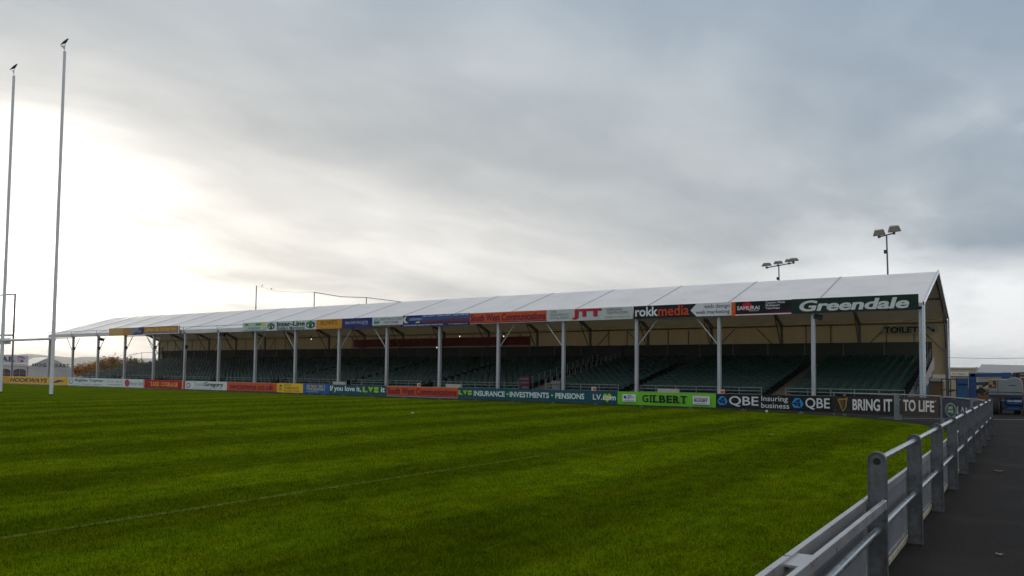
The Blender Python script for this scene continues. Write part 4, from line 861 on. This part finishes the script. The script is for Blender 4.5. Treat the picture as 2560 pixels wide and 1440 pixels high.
def lift():
    t = thing('boom_lift', (-1.2, 42.6, 0), 'small blue and grey articulated boom lift parked beyond the fence end', 'boom lift')
    lb = mat('lift_blue', (.010, .065, .20), .42, vary=.15, scale=3, dirt=((.03, .035, .05), 3., .5)); gy = mat('lift_grey', (.23, .245, .25), .4, vary=.1, scale=2, dirt=((.14, .14, .14), 2., .35)); ty = mat('tyre_rubber', (.030, .026, .024), .9, vary=.3, scale=14, bump=.4, bscale=30)
    bk = mat('lift_dark', (.02, .026, .045), .55)
    def wheel(x, y, r, w):
        m = MB().tube([(x-w/2, y, r), (x-w/2+.02, y, r), (x+w/2-.02, y, r), (x+w/2, y, r)], [r*.9, r, r, r*.9], 26)
        for k in range(26):
            a = 2*math.pi*k/26; m.obox((x-w*.46, y+math.cos(a)*r, r+math.sin(a)*r), (x+w*.46, y+math.cos(a+.08)*r, r+math.sin(a+.08)*r), .045, .02, (0, math.cos(a), math.sin(a)))
        q = obj('wheel', m, ty, t); obj('rim', MB().tube([(x-w/2-.006, y, r), (x+w/2+.006, y, r)], r*.52, 20), gy, q)
    wheel(-1.55, 41.75, .40, .34); wheel(-.72, 43.1, .36, .30); wheel(-1.50, 44., .38, .32); wheel(-.35, 41.9, .33, .24)
    ch = obj('chassis', MB().box(-1.34, -.50, 41.95, 43.6, .24, .60).box(-1.2, -.48, 41.8, 42., .44, .74).box(-1.30, -.55, 41.9, 42.4, .18, .3), lb, t, bevel=.03)
    v, f = text2d('Genie Z30/20N', .03); obj('lettering', MB().add([(-1.08+.54*a, 41.79, .58+.07*b) for a, b in v], f), paint(W), ch)
    obj('steering_gear', MB().tube([(-1.34, 41.9, .45), (-.5, 41.9, .45)], .05, 8).box(-1.3, -1.1, 41.8, 41.95, .3, .56), bk, t)
    # turntable body: rounded shell
    pl = [(-1.80, .86), (-.50, .86), (-.47, 1.0), (-.50, 1.45), (-.56, 1.60), (-.74, 1.69), (-1.0, 1.64), (-1.05, 1.58), (-1.55, 1.60), (-1.72, 1.58), (-1.81, 1.5)]
    bd = obj('turntable_cover', MB().prism(pl, (0, 41.7, 0), (1, 0, 0), (0, 0, 1), (0, 1, 0), 1.3), gy, t, bevel=.04)
    obj('engine_opening', MB().box(-1.78, -1.50, 41.685, 41.70, 1.20, 1.52), mat('dark_engine', (.05, .03, .02), .6), bd)
    obj('yellow_engine_part', MB().box(-1.76, -1.62, 41.66, 41.69, 1.34, 1.5).box(-1.66, -1.56, 41.65, 41.69, 1.24, 1.34), mat('faded_yellow', (.42, .22, .03), .6), bd)
    obj('hinge_line', MB().box(-1.44, -1.425, 41.69, 41.70, .9, 1.56).box(-1.80, -.5, 41.685, 41.70, .99, 1.02).box(-1.0, -.75, 41.69, 41.70, 1.3, 1.33), bk, bd)
    obj('turntable_base', MB().box(-1.78, -.50, 41.72, 42.95, .74, .86), bk, t)
    # folded booms
    obj('upper_boom', MB().obox((-2.55, 42.3, 1.76), (-1.28, 42.3, 1.80), .2, .17).obox((-1.30, 42.3, 1.76), (-.92, 42.3, 1.76), .28, .28), lb, t, bevel=.015)
    obj('lower_boom', MB().obox((-2.35, 42.5, 1.36), (-1.6, 42.5, 1.40), .18, .15).obox((-2.35, 42.5, .98), (-1.55, 42.5, .92), .18, .13), lb, t, bevel=.015)
    obj('riser', MB().obox((-2.45, 42.35, .72), (-2.45, 42.35, 1.86), .22, .30, (1, 0, 0)).box(-2.6, -2.32, 42.2, 42.5, 1.5, 1.84), mat('lift_riser_blue', (.015, .06, .18), .5), t, bevel=.015)  # riser has its own slightly duller blue than the booms
    obj('cylinder', MB().tube([(-2.3, 42.3, 1.02), (-1.75, 42.3, 1.5)], .05, 10).tube([(-2.05, 42.25, 1.0), (-2.05, 42.4, 1.0)], .16, 16), bk, t)
    obj('hose', MB().tube([(-2.2, 42.2, 1.3), (-2.0, 42.18, 1.15), (-1.85, 42.2, 1.0), (-2.0, 42.2, .9)], .03, 8), mat('faded_yellow', (.42, .22, .03), .6), t)
    obj('basket_panel', MB().box(-3.12, -2.62, 42.1, 42.15, .62, 1.62).box(-3.12, -3.08, 42.1, 42.8, .62, 1.58), mat('basket_blue', (.012, .085, .19), .5, vary=.25), t)
    obj('control_box', MB().box(-3.06, -2.66, 42.0, 42.1, 1.34, 1.6), lb, t, bevel=.02)
    m = MB()
    for z in (.66, 1.06, 1.56): m.tube([(-3.72, 42.1, z), (-3.1, 42.1, z)], .022, 8); m.tube([(-3.72, 42.1, z), (-3.72, 42.9, z)], .022, 8)
    for x in (-3.72, -3.42, -3.34, -3.1): m.tube([(x, 42.1, .3), (x, 42.1, 1.56)], .02, 8)
    m.tube([(-3.4, 42.05, .98), (-3.16, 42.05, 1.04)], .03, 8)
    obj('guard_rail', m, blackm, t)
    obj('basket_floor', MB().box(-3.74, -2.62, 42.1, 42.9, .56, .62), bk, t)
    obj('counter_arm', MB().obox((-.86, 42.4, 1.86), (-.30, 42.4, 1.90), .1, .07).tube([(-.68, 42.4, 1.6), (-.68, 42.4, 1.88)], .08, 10), blackm, t)
lift()
o = thing('overhead_cable', (0, 78, 0), 'thin dark overhead cable sagging across the pale sky at right', 'cable')
obj('cable', MB().tube([(-14+1.*k, 78, 3.35+.0062*(k-11.3)**2) for k in range(34)], .018, 5), aludark, o)

# drape and things on the terrace
def drape():
    m = MB(); n = 12; v = []
    for i in range(n+1):
        t = i/n; y = 43.9+4.6*t; top = 1.55+1.22*t+.05; bot = .98+1.12*t-.1*math.sin(t*9)*.5
        if t > .8: bot += .25*(t-.8)/.2
        for j in range(4): s = j/3; v.append((TX0+.62+.05*math.sin(i*1.7+j*.4)*s, y, top+(bot-top)*s))
    m.add(v, [(i*4+j, i*4+j+1, (i+1)*4+j+1, (i+1)*4+j) for i in range(n) for j in range(3)])
    o = obj('draped_banner', m, mat('pinkish_banner', (.56, .46, .46), .6, vary=.3, scale=1.2, stretch=(1, 1.6, .3), dirt=((.36, .16, .14), 1.3, .8), trans=(.6, .5, .5), tfac=.2), loc=(TX0+.6, 46, 1.5), smooth=True)
    tag(o, 'pale pink draped banner hanging down the side of the stand end', 'banner')
drape()
def item(name, label, cat, mb, m, loc, group=None): o = obj(name, mb, m, loc=loc, bevel=.01); return tag(o, label, cat, group)
for k, (x, lab) in enumerate(((-17.0, 'pale trough on the front rail above the lime green hoarding'), (-32.2, 'long pale trough on the front rail above the orange hoarding'), (-39.9, 'pale trough on the front rail above the small blue hoarding'), (-43., 'pale trough on the front rail above the small yellow hoarding'))):
    if k == 2: continue
    item('rail_trough', lab, 'trough', MB().box(x-.62, x+.62, 40.8, 41.0, .60, .84).box(x-.58, x-.52, 40.86, 40.94, 0, .6).box(x+.52, x+.58, 40.86, 40.94, 0, .6), mat('pale_trough', (.52, .49, .40), .6), (x, 40.9, 0), 'troughs on the front rail')
for x, lab in ((-14.1, 'small pink and white notice on the front rail over the black hoarding'), (-21.9, 'small pink and white notice on the front rail over the teal hoarding'), (-35.6, 'small pink notice on the front rail above the slogan hoarding')):
    o = board('rail_notice', lab, 'notice', 'notices on the front rail', (x-.16, 41.3), (x+.16, 41.3), .0, .86, (60, 50, 48), [('r', 0, 1, .72, 1, (230, 200, 186)), ('r', .3, .92, .76, .92, (196, 96, 80))], .03)
tr = thing('tea_trolley', (-27.3, 42.2, 0), 'dark maroon trolley with pale bands in front of the wide stair', 'trolley')
obj('body', MB().box(-27.65, -26.95, 42., 42.2, .25, 1.42), mat('maroon_box', (.05, .01, .018), .5), tr, bevel=.02)
obj('band', MB().box(-27.64, -26.96, 41.97, 41.995, 1.22, 1.30).box(-27.64, -26.96, 41.97, 41.995, .98, 1.05).box(-27.5, -26.96, 41.97, 41.995, .66, .76), mat('dull_pink_band', (.25, .12, .13), .6), tr)
obj('handle', MB().tube([(-27.8, 42.1, .2), (-27.8, 42.1, 1.2), (-27.7, 42.1, 1.3)], .025, 8), galvrail, tr)
item('litter_bin', 'grey slatted bin standing left of the wide stair rail', 'bin', MB().box(-25.3, -24.75, 42.1, 42.4, 0, .95).box(-25.34, -24.71, 42.06, 42.44, .95, 1.16), mat('grey_bin', (.17, .18, .18), .6, stretch=(14, 1, 1), scale=3, vary=.4), (-25, 42.25, 0))
# small things on the ground
def leaf(x, y, s, col, label, z=.012):
    pl = [(s*math.cos(a)*(1+.35*math.cos(5*a)), s*math.sin(a)*(1+.35*math.cos(5*a))) for a in [2*math.pi*k/30 for k in range(30)]]
    m = MB().add([(x+a, y+b, z+.25*abs(a)) for a, b in pl], [tuple(range(30))]); return tag(obj('fallen_leaf', m, mat('leaf_%d' % int(col[0]*1000), col, .7), loc=(x, y, z)), label, 'leaf', 'fallen leaves')
leaf(-.55, 15.9, .07, (.16, .07, .015), 'orange brown leaf lying on the tarmac path')
leaf(-5.9, 21.4, .09, (.26, .13, .03), 'yellow brown leaf on the grass near the right touchline', .03)
leaf(-.48, 5.75, .035, (.35, .33, .28), 'tiny pale leaf on the tarmac beside the nearest post')
leaf(-.30, 8.4, .03, (.25, .2, .14), 'tiny pale leaf on the tarmac right of the second post')
item('litter', 'scrap of white paper on the grass before the teal hoarding', 'litter', MB().add([(-20.0, 22.75, .03), (-19.91, 22.75, .04), (-19.9, 22.83, .06), (-19.98, 22.84, .05), (-19.94, 22.8, .08)], [(0, 1, 4), (1, 2, 4), (2, 3, 4), (3, 0, 4)]), mat('white_scrap', (.8, .8, .78), .6), (-19.9, 22.8, 0))
for x, y, lab in ((-9.85, 34.75, 'white cup at the foot of the black hoarding'), ):
    item('paper_cup', lab, 'cup', MB().tube([(x, y, 0), (x, y, .11)], [.04, .055], 12), MATS['white_scrap'], (x, y, 0))
m = MB().box(-7600, 4500, -800, 6200, -1.2, 125)
hz = structure(obj('haze', m, None), 'stuff'); hm = bpy.data.materials.new('haze_air'); hm.use_nodes = True
for n_ in list(hm.node_tree.nodes):
    if n_.type != 'OUTPUT_MATERIAL': hm.node_tree.nodes.remove(n_)
pv_ = hm.node_tree.nodes.new('ShaderNodeVolumePrincipled'); pv_.inputs['Color'].default_value = (.95, .95, .96, 1); pv_.inputs['Density'].default_value = .00011; pv_.inputs['Anisotropy'].default_value = .5
hm.node_tree.links.new(pv_.outputs[0], [n_ for n_ in hm.node_tree.nodes if n_.type == 'OUTPUT_MATERIAL'][0].inputs['Volume']); hz.data.materials.append(hm)
clear_marks()
